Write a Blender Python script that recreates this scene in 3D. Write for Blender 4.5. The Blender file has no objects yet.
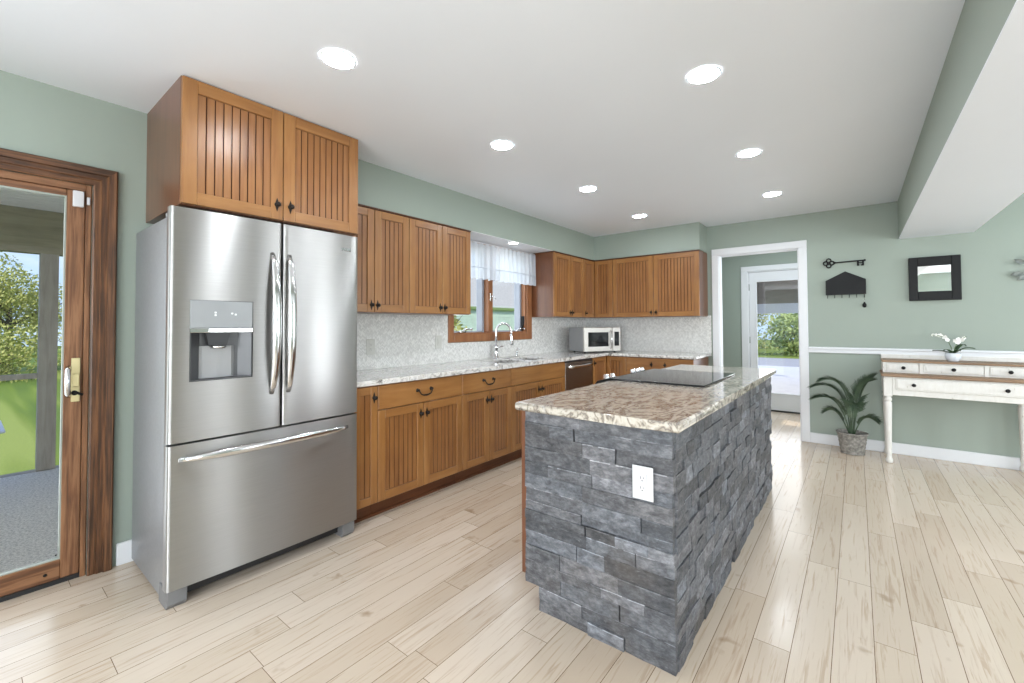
import bpy, bmesh, math, random
from mathutils import Vector, Matrix, noise
random.seed(7)
C = bpy.context.scene.collection
SC = bpy.context.scene
PI = math.pi

# ------------------------------------------------------------------ camera
def setup_camera():
    yaw, pitch, roll, f, v0 = math.radians(38.3177), math.radians(1.2926), math.radians(-0.2539), 435.5024, 315.6112
    F = Vector((-math.sin(yaw) * math.cos(pitch), math.cos(yaw) * math.cos(pitch), math.sin(pitch)))
    R = Vector((math.cos(yaw), math.sin(yaw), 0)); U = R.cross(F)
    R2 = R * math.cos(roll) + U * math.sin(roll); U2 = U * math.cos(roll) - R * math.sin(roll)
    cam = bpy.data.cameras.new('camera'); o = bpy.data.objects.new('camera', cam); C.objects.link(o)
    cam.sensor_width = 36; cam.sensor_fit = 'HORIZONTAL'; cam.lens = f / 1024 * 36
    cam.shift_y = -(341.5 - v0) / 1024; cam.clip_start = .02; cam.clip_end = 300
    o.matrix_world = Matrix(((R2.x, U2.x, -F.x, 3.0704), (R2.y, U2.y, -F.y, 0), (R2.z, U2.z, -F.z, 1.2512), (0, 0, 0, 1)))
    SC.camera = o
setup_camera()

# ------------------------------------------------------------------ world, sun, window daylight, exposure
def setup_world():
    w = bpy.data.worlds.new('sky'); SC.world = w; w.use_nodes = True
    nt = w.node_tree; nt.nodes.clear(); N = nt.nodes.new; L = nt.links.new
    out = N('ShaderNodeOutputWorld'); bg = N('ShaderNodeBackground'); tc = N('ShaderNodeTexCoord')
    sep = N('ShaderNodeSeparateXYZ'); ramp = N('ShaderNodeValToRGB'); nz = N('ShaderNodeTexNoise'); cr = N('ShaderNodeValToRGB'); mix = N('ShaderNodeMix')
    mp = N('ShaderNodeMapping'); mp.inputs['Scale'].default_value = (1, 1, 3)
    mix.data_type = 'RGBA'
    L(tc.outputs['Generated'], sep.inputs[0]); L(sep.outputs['Z'], ramp.inputs[0])
    e = ramp.color_ramp.elements; e[0].position = 0; e[0].color = (.50, .68, .92, 1); e[1].position = .6; e[1].color = (.10, .28, .72, 1)
    L(tc.outputs['Generated'], mp.inputs[0]); L(mp.outputs[0], nz.inputs['Vector']); nz.inputs['Scale'].default_value = 3.2; nz.inputs['Detail'].default_value = 6
    L(nz.outputs[0], cr.inputs[0]); cr.color_ramp.elements[0].position = .48; cr.color_ramp.elements[1].position = .66
    L(cr.outputs[0], mix.inputs['Factor']); L(ramp.outputs[0], mix.inputs['A']); mix.inputs['B'].default_value = (.95, .96, 1, 1)
    L(mix.outputs['Result'], bg.inputs[0]); bg.inputs[1].default_value = .85; L(bg.outputs[0], out.inputs[0])
setup_world()

def sun(direction, strength):
    l = bpy.data.lights.new('sun', 'SUN'); l.energy = strength; l.angle = math.radians(.6); l.color = (1, .95, .86)
    o = bpy.data.objects.new('sun', l); C.objects.link(o)
    o.rotation_euler = Vector(direction).to_track_quat('-Z', 'Y').to_euler(); o.location = (0, 0, 30)
sun((-.55, .22, -.85), 2.1)

def window_light(name, loc, direction, sx, sy, power, color=(1, 1, 1)):
    l = bpy.data.lights.new(name, 'AREA'); l.shape = 'RECTANGLE'; l.size = sx; l.size_y = sy; l.energy = power; l.color = color
    o = bpy.data.objects.new(name, l); C.objects.link(o); o.location = loc
    o.rotation_euler = Vector(direction).to_track_quat('-Z', 'Y').to_euler()
# daylight through the windows of the open living side of the room (right wall, rear wall), the glass doors and the sink window
WINDOWS_RIGHT = [(-1.9, -.7), (2.15, 2.55), (3.3, 3.75), (4.4, 5.0)]
for k, (a, b) in enumerate(WINDOWS_RIGHT):
    window_light('daylight_right', (6.53, (a + b) / 2, 1.45), (-1, 0, 0), b - a, 1.5, (20 if a < 3 else 36) * (b - a) / .8, (.92, .965, 1))
WINDOWS_REAR = [(1.9, 4.1), (5.0, 6.2)]
for a, b in WINDOWS_REAR:
    window_light('daylight_rear', ((a + b) / 2, -3.03, 1.3), (0, 1, 0), b - a, 1.9, 42 * (b - a), (.92, .965, 1))
window_light('daylight_slider', (-.12, -.35, 1.0), (1, 0, 0), 1.3, 1.75, 9, (.92, .97, 1))
window_light('daylight_front_door', (2.24, 7.36, 1.15), (0, -1, 0), .62, 1.6, 6.5, (.95, .98, 1))
window_light('daylight_hall', (3.53, 6.05, 1.6), (-1, 0, 0), 0.38, .78, 10, (.94, .97, 1))
window_light('daylight_sink', (-.16, 3.55, 1.6), (1, 0, 0), 1.1, .85, 5, (.96, 1, 1))
CAN_EMISSION = 84.0
window_light('fill_left', (-.17, -2.2, 1.5), (1, 0, 0), 1.0, 1.2, 34, (.93, .97, 1))  # unseen opening and lamp added to light the left face of the beam

SC.view_settings.view_transform = 'Standard'; SC.view_settings.look = 'None'
SC.view_settings.gamma = 1; SC.view_settings.use_curve_mapping = False
SC.view_settings.exposure = 0.70
SC.cycles.use_denoising = True
SC.cycles.max_bounces = 10; SC.cycles.diffuse_bounces = 5; SC.cycles.glossy_bounces = 4; SC.cycles.transmission_bounces = 8
SC.cycles.transparent_max_bounces = 16
SC.cycles.caustics_reflective = False; SC.cycles.caustics_refractive = False
SC.cycles.sample_clamp_indirect = 6

# ------------------------------------------------------------------ material helpers
def srgb(r, g, b):
    f = lambda c: (c / 255) / 12.92 if c / 255 <= .04045 else ((c / 255 + .055) / 1.055) ** 2.4
    return (f(r), f(g), f(b), 1)
class Mat:
    def __init__(s, name, base=(.5, .5, .5, 1), rough=.5, metal=0.0, **kw):
        s.m = bpy.data.materials.new(name); s.m.use_nodes = True; s.nt = s.m.node_tree
        s.p = s.nt.nodes['Principled BSDF']; s.set(rough=rough, metal=metal); s.p.inputs['Base Color'].default_value = base
        for k, v in kw.items(): s.p.inputs[k].default_value = v
    def set(s, rough=None, metal=None):
        if rough is not None: s.p.inputs['Roughness'].default_value = rough
        if metal is not None: s.p.inputs['Metallic'].default_value = metal
    def n(s, t, **props):
        x = s.nt.nodes.new('ShaderNode' + t)
        for k, v in props.items(): setattr(x, k, v)
        return x
    def l(s, a, b): s.nt.links.new(a, b)
    def coord(s, kind='Object', scale=(1, 1, 1), rnd=False):
        tc = s.n('TexCoord'); mp = s.n('Mapping'); mp.inputs['Scale'].default_value = scale
        src = tc.outputs[kind]
        if rnd:
            oi = s.n('ObjectInfo'); ml = s.n('Math', operation='MULTIPLY'); ml.inputs[1].default_value = 37.0
            ad = s.n('VectorMath', operation='ADD'); s.l(oi.outputs['Random'], ml.inputs[0]); s.l(src, ad.inputs[0]); s.l(ml.outputs[0], ad.inputs[1]); src = ad.outputs[0]
        s.l(src, mp.inputs[0]); return mp.outputs[0]
    def noise(s, vec, scale=5, detail=4, rough=.5, dist=0):
        x = s.n('TexNoise'); s.l(vec, x.inputs['Vector']); x.inputs['Scale'].default_value = scale; x.inputs['Detail'].default_value = detail
        x.inputs['Roughness'].default_value = rough; x.inputs['Distortion'].default_value = dist; return x.outputs[0]
    def ramp(s, fac, stops):
        x = s.n('ValToRGB'); e = x.color_ramp.elements
        while len(e) < len(stops): e.new(.5)
        for i, (p, c) in enumerate(stops): e[i].position = p; e[i].color = c if len(c) == 4 else (*c, 1)
        s.l(fac, x.inputs[0]); return x.outputs[0]
    def mix(s, fac, a, b, blend='MIX'):
        x = s.n('Mix', data_type='RGBA', blend_type=blend)
        for key, v in (('Factor', fac), ('A', a), ('B', b)):
            if hasattr(v, 'is_linked'): s.l(v, x.inputs[key])
            else: x.inputs[key].default_value = v
        return x.outputs['Result']
    def math(s, op, a, b=0.0):
        x = s.n('Math', operation=op)
        for i, v in enumerate((a, b)):
            if hasattr(v, 'is_linked'): s.l(v, x.inputs[i])
            else: x.inputs[i].default_value = v
        return x.outputs[0]
    def color(s, sock): s.l(sock, s.p.inputs['Base Color'])
    def bump(s, h, strength=.2, dist=.01):
        b = s.n('Bump'); b.inputs['Strength'].default_value = strength; b.inputs['Distance'].default_value = dist
        s.l(h, b.inputs['Height']); s.l(b.outputs[0], s.p.inputs['Normal'])

def plain(name, c, rough=.5, metal=0.0, var=.05, scale=6, **kw):
    M = Mat(name, c, rough, metal, **kw)
    f = M.noise(M.coord(), scale, 3)
    d = tuple(x * (1 - var) for x in c[:3]); u = tuple(min(1, x * (1 + var)) for x in c[:3])
    M.color(M.ramp(f, [(.3, d), (.7, u)])); return M.m

def wood(name, dark, mid, light, axis='z', rough=.35, stretch=14, scale=3.0, coat=.0, contrast=(.3, .5, .72), bump=.0):
    sc = {'x': (1, stretch, stretch), 'y': (stretch, 1, stretch), 'z': (stretch, stretch, 1)}[axis]
    M = Mat(name, mid, rough); v = M.coord(scale=sc, rnd=True)
    f = M.noise(v, scale, 5, .55, .6); fine = M.noise(v, scale * 6, 3, .6)
    f = M.math('ADD', M.math('MULTIPLY', f, .8), M.math('MULTIPLY', fine, .2))
    col = M.ramp(f, [(contrast[0], dark), (contrast[1], mid), (contrast[2], light)])
    big = M.noise(M.coord(rnd=True), 4.0, 2)
    col = M.mix(.25, col, M.ramp(big, [(.35, dark), (.65, light)]))
    M.color(col)
    if coat: M.p.inputs['Coat Weight'].default_value = coat; M.p.inputs['Coat Roughness'].default_value = .25
    if bump: M.bump(f, bump, .004)
    return M.m

def steel(name, c=(.44, .434, .425, 1), rough=.33, aniso=1.0, streak=(2, 2, 220)):
    M = Mat(name, c, rough, 1.0)
    f = M.noise(M.coord(scale=streak), 3, 3, .6)
    M.color(M.ramp(f, [(.3, tuple(x * .95 for x in c[:3])), (.7, tuple(min(1, x * 1.05) for x in c[:3]))]))
    M.p.inputs['Anisotropic'].default_value = aniso
    M.p.inputs['Anisotropic Rotation'].default_value = .25
    t = M.n('Tangent', direction_type='RADIAL', axis='Z'); M.l(t.outputs[0], M.p.inputs['Tangent'])
    return M.m

def granite(name, cols, vein, stretch, scale, rough=.12, bands=0):
    M = Mat(name, cols[1], rough)
    mp = M.coord(scale=stretch)
    warp = M.noise(M.coord(), 2.2, 3, .5)
    ad = M.n('VectorMath', operation='ADD'); sc = M.n('VectorMath', operation='SCALE'); sc.inputs[3].default_value = vein
    M.l(warp, sc.inputs[0]); M.l(mp, ad.inputs[0]); M.l(sc.outputs[0], ad.inputs[1])
    f = M.noise(ad.outputs[0], scale, 4 if bands else 7, .55 if bands else .62, .5)
    if bands:
        f2 = M.noise(ad.outputs[0], scale * 5, 5, .6)
        f = M.math('ADD', M.math('MULTIPLY', M.math('PINGPONG', M.math('ADD', M.math('MULTIPLY', f, bands), M.math('MULTIPLY', f2, 1.3)), .5), .62), .19)
    n = len(cols); ps = [.19, .27, .38, .58, .80] if bands else [.30, .42, .50, .57, .66]
    col = M.ramp(f, [(ps[i], cols[i]) for i in range(n)])
    sp = M.noise(M.coord(), 95, 2, .6)
    col = M.mix(M.ramp(sp, [(.62, (0, 0, 0)), (.70, (.55, .55, .55))]), col, (.10, .085, .075, 1))
    sp2 = M.noise(M.coord(), 34, 3, .6)
    col = M.mix(M.ramp(sp2, [(.60, (0, 0, 0)), (.68, (.5, .5, .5))]), col, (.72, .70, .66, 1))
    M.color(col); M.p.inputs['Coat Weight'].default_value = .3; M.p.inputs['Coat Roughness'].default_value = .06
    return M.m

def make_floor():
    M = Mat('oak_plank_floor', (.6, .5, .4, 1), .25)
    tc = M.n('TexCoord'); sep = M.n('SeparateXYZ'); M.l(tc.outputs['Object'], sep.inputs[0])
    W = .1262
    xs = M.math('DIVIDE', M.math('ADD', sep.outputs['X'], .0515), W); row = M.math('FLOOR', xs); fx = M.math('FRACT', xs)
    wn = M.n('TexWhiteNoise', noise_dimensions='1D'); M.l(row, wn.inputs['W'])
    ys = M.math('DIVIDE', M.math('ADD', sep.outputs['Y'], M.math('MULTIPLY', wn.outputs[0], 7.3)), 1.15); col = M.math('FLOOR', ys); fy = M.math('FRACT', ys)
    cb = M.n('CombineXYZ'); M.l(row, cb.inputs[0]); M.l(col, cb.inputs[1])
    w2 = M.n('TexWhiteNoise', noise_dimensions='2D'); M.l(cb.outputs[0], w2.inputs['Vector'])
    # grain, offset per plank
    off = M.n('VectorMath', operation='SCALE'); off.inputs[3].default_value = 23.0; M.l(w2.outputs['Color'], off.inputs[0])
    ad = M.n('VectorMath', operation='ADD'); M.l(tc.outputs['Object'], ad.inputs[0]); M.l(off.outputs[0], ad.inputs[1])
    mp = M.n('Mapping'); mp.inputs['Scale'].default_value = (22, 1.1, 1); M.l(ad.outputs[0], mp.inputs[0])
    g = M.noise(mp.outputs[0], 2.6, 6, .6, 1.1)
    base = M.ramp(w2.outputs['Value'], [(0, srgb(198, 180, 160)), (.35, srgb(208, 192, 173)), (.7, srgb(216, 201, 184)), (1, srgb(200, 183, 164))])
    grain = M.ramp(g, [(.32, srgb(190, 160, 125)), (.47, (1, 1, 1)), (.8, (1, 1, 1))])
    c = M.mix(.42, base, grain, 'MULTIPLY')
    kn = M.noise(ad.outputs[0], 5.5, 3, .6)
    c = M.mix(M.ramp(kn, [(.66, (0, 0, 0)), (.76, (.65, .65, .65))]), c, srgb(146, 116, 84))
    sx = M.math('LESS_THAN', M.math('ABSOLUTE', M.math('SUBTRACT', fx, .5)), .5 - .009)
    sy = M.math('LESS_THAN', M.math('ABSOLUTE', M.math('SUBTRACT', fy, .5)), .5 - .0009)
    seam = M.math('MULTIPLY', sx, sy)
    c = M.mix(M.math('SUBTRACT', 1.0, seam), c, srgb(112, 88, 64))
    M.color(c)
    r = M.ramp(g, [(.3, (.24, .24, .24)), (.7, (.14, .14, .14))]); M.l(r, M.p.inputs['Roughness'])
    wav = M.noise(M.coord(scale=(3, .6, 1)), 3.5, 2)
    h = M.math('ADD', M.math('MULTIPLY', seam, .35), M.math('ADD', M.math('MULTIPLY', wav, .9), M.math('MULTIPLY', g, .05)))
    M.bump(h, .22, .012)
    return M.m

def make_tile():
    M = Mat('pearl_mosaic_tile', (.7, .7, .68, 1), .22)
    # herringbone-like chevrons: fold the lengthwise coordinate, skew rows along it
    tc = M.n('TexCoord'); sep = M.n('SeparateXYZ'); M.l(tc.outputs['Object'], sep.inputs[0])
    u = M.math('ADD', sep.outputs['X'], sep.outputs['Y']); v = sep.outputs['Z']
    t = M.math('PINGPONG', u, .018)
    a = M.math('DIVIDE', M.math('ADD', v, t), .0105); fa = M.math('FRACT', a); ia = M.math('FLOOR', a)
    iu = M.math('FLOOR', M.math('DIVIDE', u, .018)); fu = M.math('FRACT', M.math('DIVIDE', u, .018))
    cb = M.n('CombineXYZ'); M.l(ia, cb.inputs[0]); M.l(iu, cb.inputs[1])
    wn = M.n('TexWhiteNoise', noise_dimensions='2D'); M.l(cb.outputs[0], wn.inputs['Vector'])
    c = M.ramp(wn.outputs['Value'], [(0, srgb(212, 212, 209)), (.5, srgb(226, 226, 223)), (1, srgb(240, 240, 237))])
    g = M.math('MULTIPLY', M.math('GREATER_THAN', fa, .10), M.math('GREATER_THAN', fu, .06))
    c = M.mix(M.math('SUBTRACT', 1.0, g), c, srgb(192, 192, 189)); M.color(c)
    M.l(M.ramp(wn.outputs['Value'], [(0, (.12, .12, .12)), (1, (.4, .4, .4))]), M.p.inputs['Roughness'])
    M.bump(g, .12, .002); return M.m

def make_stone():
    M = Mat('ledger_stone', (.2, .2, .2, 1), .62)
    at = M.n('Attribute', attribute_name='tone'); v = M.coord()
    f = M.noise(M.coord(scale=(1, 1, 1.8)), 26, 9, .72, .15); f2 = M.noise(M.coord(scale=(7, 7, 30)), 5, 6, .66, .3)
    c = M.ramp(f, [(.32, srgb(60, 61, 65)), (.5, srgb(93, 95, 100)), (.68, srgb(126, 128, 133))])
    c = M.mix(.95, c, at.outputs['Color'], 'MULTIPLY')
    c = M.mix(M.ramp(f2, [(.60, (0, 0, 0)), (.72, (.38, .38, .38))]), c, srgb(168, 169, 172))
    f3 = M.noise(v, 3.2, 4, .5); c = M.mix(M.ramp(f3, [(.56, (0, 0, 0)), (.74, (.25, .25, .25))]), c, srgb(110, 98, 86))
    M.color(c)
    M.bump(M.math('ADD', f, M.math('MULTIPLY', f2, .8)), .45, .012); return M.m

def make_wall(name, c, var=.02):
    M = Mat(name, c, .6)
    f = M.noise(M.coord(), 1.5, 3); M.color(M.ramp(f, [(.3, tuple(x * (1 - var) for x in c[:3])), (.7, tuple(x * (1 + var) for x in c[:3]))]))
    M.bump(M.noise(M.coord(), 160, 2), .05, .002); return M.m

def make_glass(name, refl=.05, tint=(1, 1, 1, 1)):
    M = Mat(name); nt = M.nt; nt.nodes.remove(M.p); out = nt.nodes['Material Output']
    tr = M.n('BsdfTransparent'); gl = M.n('BsdfGlossy'); gl.inputs['Roughness'].default_value = .01; mx = M.n('MixShader'); fr = M.n('Fresnel'); fr.inputs[0].default_value = 1.5
    tr.inputs[0].default_value = tint
    ge = M.n('NewGeometry'); front = M.math('SUBTRACT', 1.0, ge.outputs['Backfacing'])
    M.l(M.math('MULTIPLY', front, M.math('ADD', M.math('MULTIPLY', fr.outputs[0], .9), refl - .04)), mx.inputs[0]); M.l(tr.outputs[0], mx.inputs[1]); M.l(gl.outputs[0], mx.inputs[2]); M.l(mx.outputs[0], out.inputs[0]); return M.m

def make_grass():
    M = Mat('mown_lawn', (.2, .4, .05, 1), .9)
    v = M.coord(); f = M.noise(v, 30, 4); st = M.noise(M.coord(scale=(.10, 1.5, 1)), .9, 2, .4, .6)
    c = M.ramp(st, [(.40, srgb(84, 112, 20)), (.52, srgb(116, 138, 30)), (.62, srgb(158, 170, 78))])
    M.color(M.mix(.35, c, M.ramp(f, [(.3, srgb(74, 98, 18)), (.7, srgb(128, 144, 48))]))); return M.m

def make_carpet():
    M = Mat('porch_carpet', (.3, .3, .33, 1), .95); f = M.noise(M.coord(), 75, 3, .7)
    M.color(M.ramp(f, [(.3, srgb(172, 170, 167)), (.5, srgb(220, 217, 212)), (.7, srgb(246, 243, 238))])); M.bump(f, .6, .01); return M.m

def make_sheer():
    M = Mat('sheer_cloth', srgb(216, 222, 230), .8); nt = M.nt; out = nt.nodes['Material Output']
    tl = M.n('BsdfTranslucent'); tl.inputs[0].default_value = (.72, .77, .83, 1); tp = M.n('BsdfTransparent')
    a = M.n('MixShader'); b = M.n('MixShader'); a.inputs[0].default_value = .35; b.inputs[0].default_value = .14
    M.l(M.p.outputs[0], a.inputs[1]); M.l(tl.outputs[0], a.inputs[2]); M.l(a.outputs[0], b.inputs[1]); M.l(tp.outputs[0], b.inputs[2]); M.l(b.outputs[0], out.inputs[0]); return M.m

def emit(name, c, s):
    M = Mat(name, c, .5); M.p.inputs['Emission Color'].default_value = c; M.p.inputs['Emission Strength'].default_value = s; return M.m

def make_basket():
    M = Mat('woven_basket', (.3, .3, .28, 1), .85); v = M.coord(scale=(1, 1, 1)); f = M.noise(v, 40, 4, .6)
    M.color(M.ramp(f, [(.3, srgb(100, 98, 93)), (.5, srgb(136, 133, 127)), (.7, srgb(168, 165, 158))])); M.bump(f, .5, .01); return M.m

def distressed(name):
    M = Mat(name, srgb(232, 230, 224), .55); f = M.noise(M.coord(scale=(3, 3, 1)), 14, 6, .65)
    M.color(M.ramp(f, [(.28, srgb(166, 158, 146)), (.36, srgb(216, 214, 208)), (.8, srgb(226, 225, 221))])); return M.m

def leafmat(name, a, b, rough=.5):
    M = Mat(name, a, rough); f = M.noise(M.coord(), 9, 3); M.color(M.ramp(f, [(.3, a), (.7, b)])); return M.m

m = {}
m['wall'] = make_wall('sage_green_paint', srgb(150, 161, 151))
m['ceiling'] = make_wall('white_ceiling_paint', srgb(230, 236, 244), .01)
m['white'] = make_wall('white_trim_paint', srgb(224, 226, 229), .01)
m['floor'] = make_floor(); m['tile'] = make_tile(); m['stone'] = make_stone()
WD, WM, WL = srgb(126, 82, 42), srgb(151, 103, 55), srgb(169, 122, 71)
m['maple'] = wood('honey_maple', WD, WM, WL, 'z', .32, 12, 1.6, coat=.25)
m['maple_h'] = wood('honey_maple_crosswise', WD, WM, WL, 'y', .32, 12, 1.6, coat=.25)
m['panel'] = wood('honey_maple_panel', srgb(120, 76, 40), srgb(143, 95, 51), srgb(160, 113, 66), 'z', .32, 16, 2.2, coat=.25)
m['glaze'] = plain('dark_glaze', srgb(84, 46, 22), .5)
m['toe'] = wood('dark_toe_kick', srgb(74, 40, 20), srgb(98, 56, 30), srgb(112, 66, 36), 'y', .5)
m['side'] = wood('shaded_maple_end', srgb(86, 49, 28), srgb(106, 63, 37), srgb(120, 75, 45), 'z', .28, 14, 2.0, coat=.3)  # maple darkened for the weaker light on the end panels
m['oak_dark'] = wood('dark_oak_casing', srgb(46, 28, 17), srgb(88, 56, 34), srgb(124, 84, 54), 'z', .4, 26, 3.0, contrast=(.40, .5, .60))
m['oak_dark_h'] = wood('dark_oak_casing_crosswise', srgb(46, 28, 17), srgb(88, 56, 34), srgb(124, 84, 54), 'y', .4, 26, 3.0, contrast=(.40, .5, .60))
m['oak'] = wood('oak_door_stile', srgb(92, 59, 38), srgb(126, 85, 56), srgb(150, 108, 76), 'z', .4, 20, 2.8, contrast=(.40, .5, .60))
m['oak_h'] = wood('oak_door_rail', srgb(92, 59, 38), srgb(126, 85, 56), srgb(150, 108, 76), 'y', .4, 20, 2.8, contrast=(.40, .5, .60))
m['cherry'] = wood('window_wood', srgb(120, 74, 44), srgb(148, 96, 60), srgb(164, 114, 76), 'z', .35, 12, 2)
m['steel'] = steel('brushed_stainless'); m['steel_plain'] = Mat('polished_steel', (.70, .70, .70, 1), .16, 1.0).m
m['fridge_side'] = plain('textured_grey_enamel', srgb(158, 160, 163), .42, .6, .06, 90)
m['grey_plastic'] = plain('grey_plastic', srgb(150, 151, 152), .4); m['dark_plastic'] = plain('dark_plastic', srgb(38, 38, 40), .35)
m['black'] = plain('black_iron', srgb(16, 17, 18), .5, **{'Specular IOR Level': .25}); m['bronze'] = plain('oil_rubbed_bronze', srgb(32, 26, 23), .45, .4)
m['panel_grey'] = plain('satin_silver_panel', srgb(146, 149, 151), .4); m['recess_grey'] = plain('dark_grey_recess', srgb(70, 71, 73), .32)
m['foot_grey'] = plain('dark_silver_foot', srgb(118, 118, 119), .45); m['satin'] = plain('satin_steel', srgb(196, 192, 186), .32, .55)
m['bead_grey'] = plain('grey_glazing_bead', srgb(150, 156, 148), .5)
m['blackglass'] = Mat('black_ceramic_glass', (.012, .013, .015, 1), .06).m
m['darksteel'] = steel('smoky_stainless', (.30, .26, .23, 1), .32)
m['chrome'] = Mat('chrome', (.85, .86, .88, 1), .07, 1.0).m; m['brass'] = Mat('brass', srgb(228, 214, 166), .38, .8).m
m['granite_island'] = granite('beige_wave_granite', [srgb(122, 114, 107), srgb(160, 151, 140), srgb(190, 182, 169), srgb(208, 203, 194), srgb(190, 189, 186)], .9, (3.4, 1.0, 2.6), 2.3, bands=8)
m['granite'] = granite('white_speckled_granite', [srgb(60, 56, 55), srgb(176, 171, 166), srgb(214, 211, 207), srgb(228, 226, 223), srgb(190, 182, 172)], 1.0, (2.4, 1.4, 2), 11)
m['glass'] = make_glass('clear_glass'); m['sheer'] = make_sheer(); m['mirror'] = Mat('mirror', (.9, .91, .9, 1), .01, 1.0).m
m['grass'] = make_grass(); m['carpet'] = make_carpet(); m['basket'] = make_basket(); m['distressed'] = distressed('distressed_white_paint')
m['browntop'] = wood('weathered_brown_top', srgb(106, 82, 60), srgb(138, 110, 84), srgb(160, 132, 104), 'x', .5, 14, 2)
m['porch'] = wood('weathered_porch_timber', srgb(140, 134, 124), srgb(166, 160, 150), srgb(184, 178, 168), 'z', .8, 10, 2)
m['porch_h'] = wood('weathered_porch_beam', srgb(126, 122, 98), srgb(148, 143, 118), srgb(166, 161, 134), 'y', .8, 10, 2)
m['palm'] = leafmat('palm_leaf', srgb(48, 68, 50), srgb(92, 112, 86)); m['orchid_leaf'] = leafmat('orchid_leaf', srgb(38, 66, 36), srgb(66, 96, 54), .35)
m['petal'] = plain('white_petal', srgb(244, 244, 240), .5); m['stem'] = plain('green_stem', srgb(86, 112, 60), .5); m['soil'] = plain('dark_soil', srgb(50, 42, 36), .9)
m['porcelain'] = plain('glazed_white_pot', srgb(220, 226, 234), .2)
m['leaf_yellow'] = leafmat('spring_leaf', srgb(160, 164, 82), srgb(206, 206, 128), .7); m['leaf_green'] = leafmat('green_leaf', srgb(140, 160, 84), srgb(190, 202, 128), .7)
m['bark'] = plain('bark', srgb(96, 86, 76), .9); m['concrete'] = plain('pale_concrete', srgb(226, 226, 228), .8); m['asphalt'] = plain('pale_asphalt', srgb(178, 178, 180), .9)
m['siding'] = plain('pale_green_siding', srgb(196, 214, 196), .7); m['shingle'] = plain('grey_roof_shingle', srgb(176, 174, 166), .9, 0, .2, 30); m['gutter'] = plain('green_gutter', srgb(126, 150, 92), .6)
m['brown_soffit'] = plain('brown_carport_ceiling', srgb(128, 116, 104), .8); m['vinyl'] = plain('grey_vinyl', srgb(150, 156, 166), .5)
m['lens'] = emit('lit_lens', (.89, .945, 1, 1), CAN_EMISSION); m['lens_small'] = emit('lit_puck', (1, .97, .92, 1), 12)
m['icon'] = plain('pale_icon', srgb(232, 236, 238), .4); m['greymetal'] = plain('grey_painted_metal', srgb(120, 126, 122), .5, .4)
m['plate'] = plain('ivory_plate', srgb(206, 206, 200), .35); m['white_plastic'] = plain('white_plastic', srgb(208, 209, 212), .4)

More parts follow.
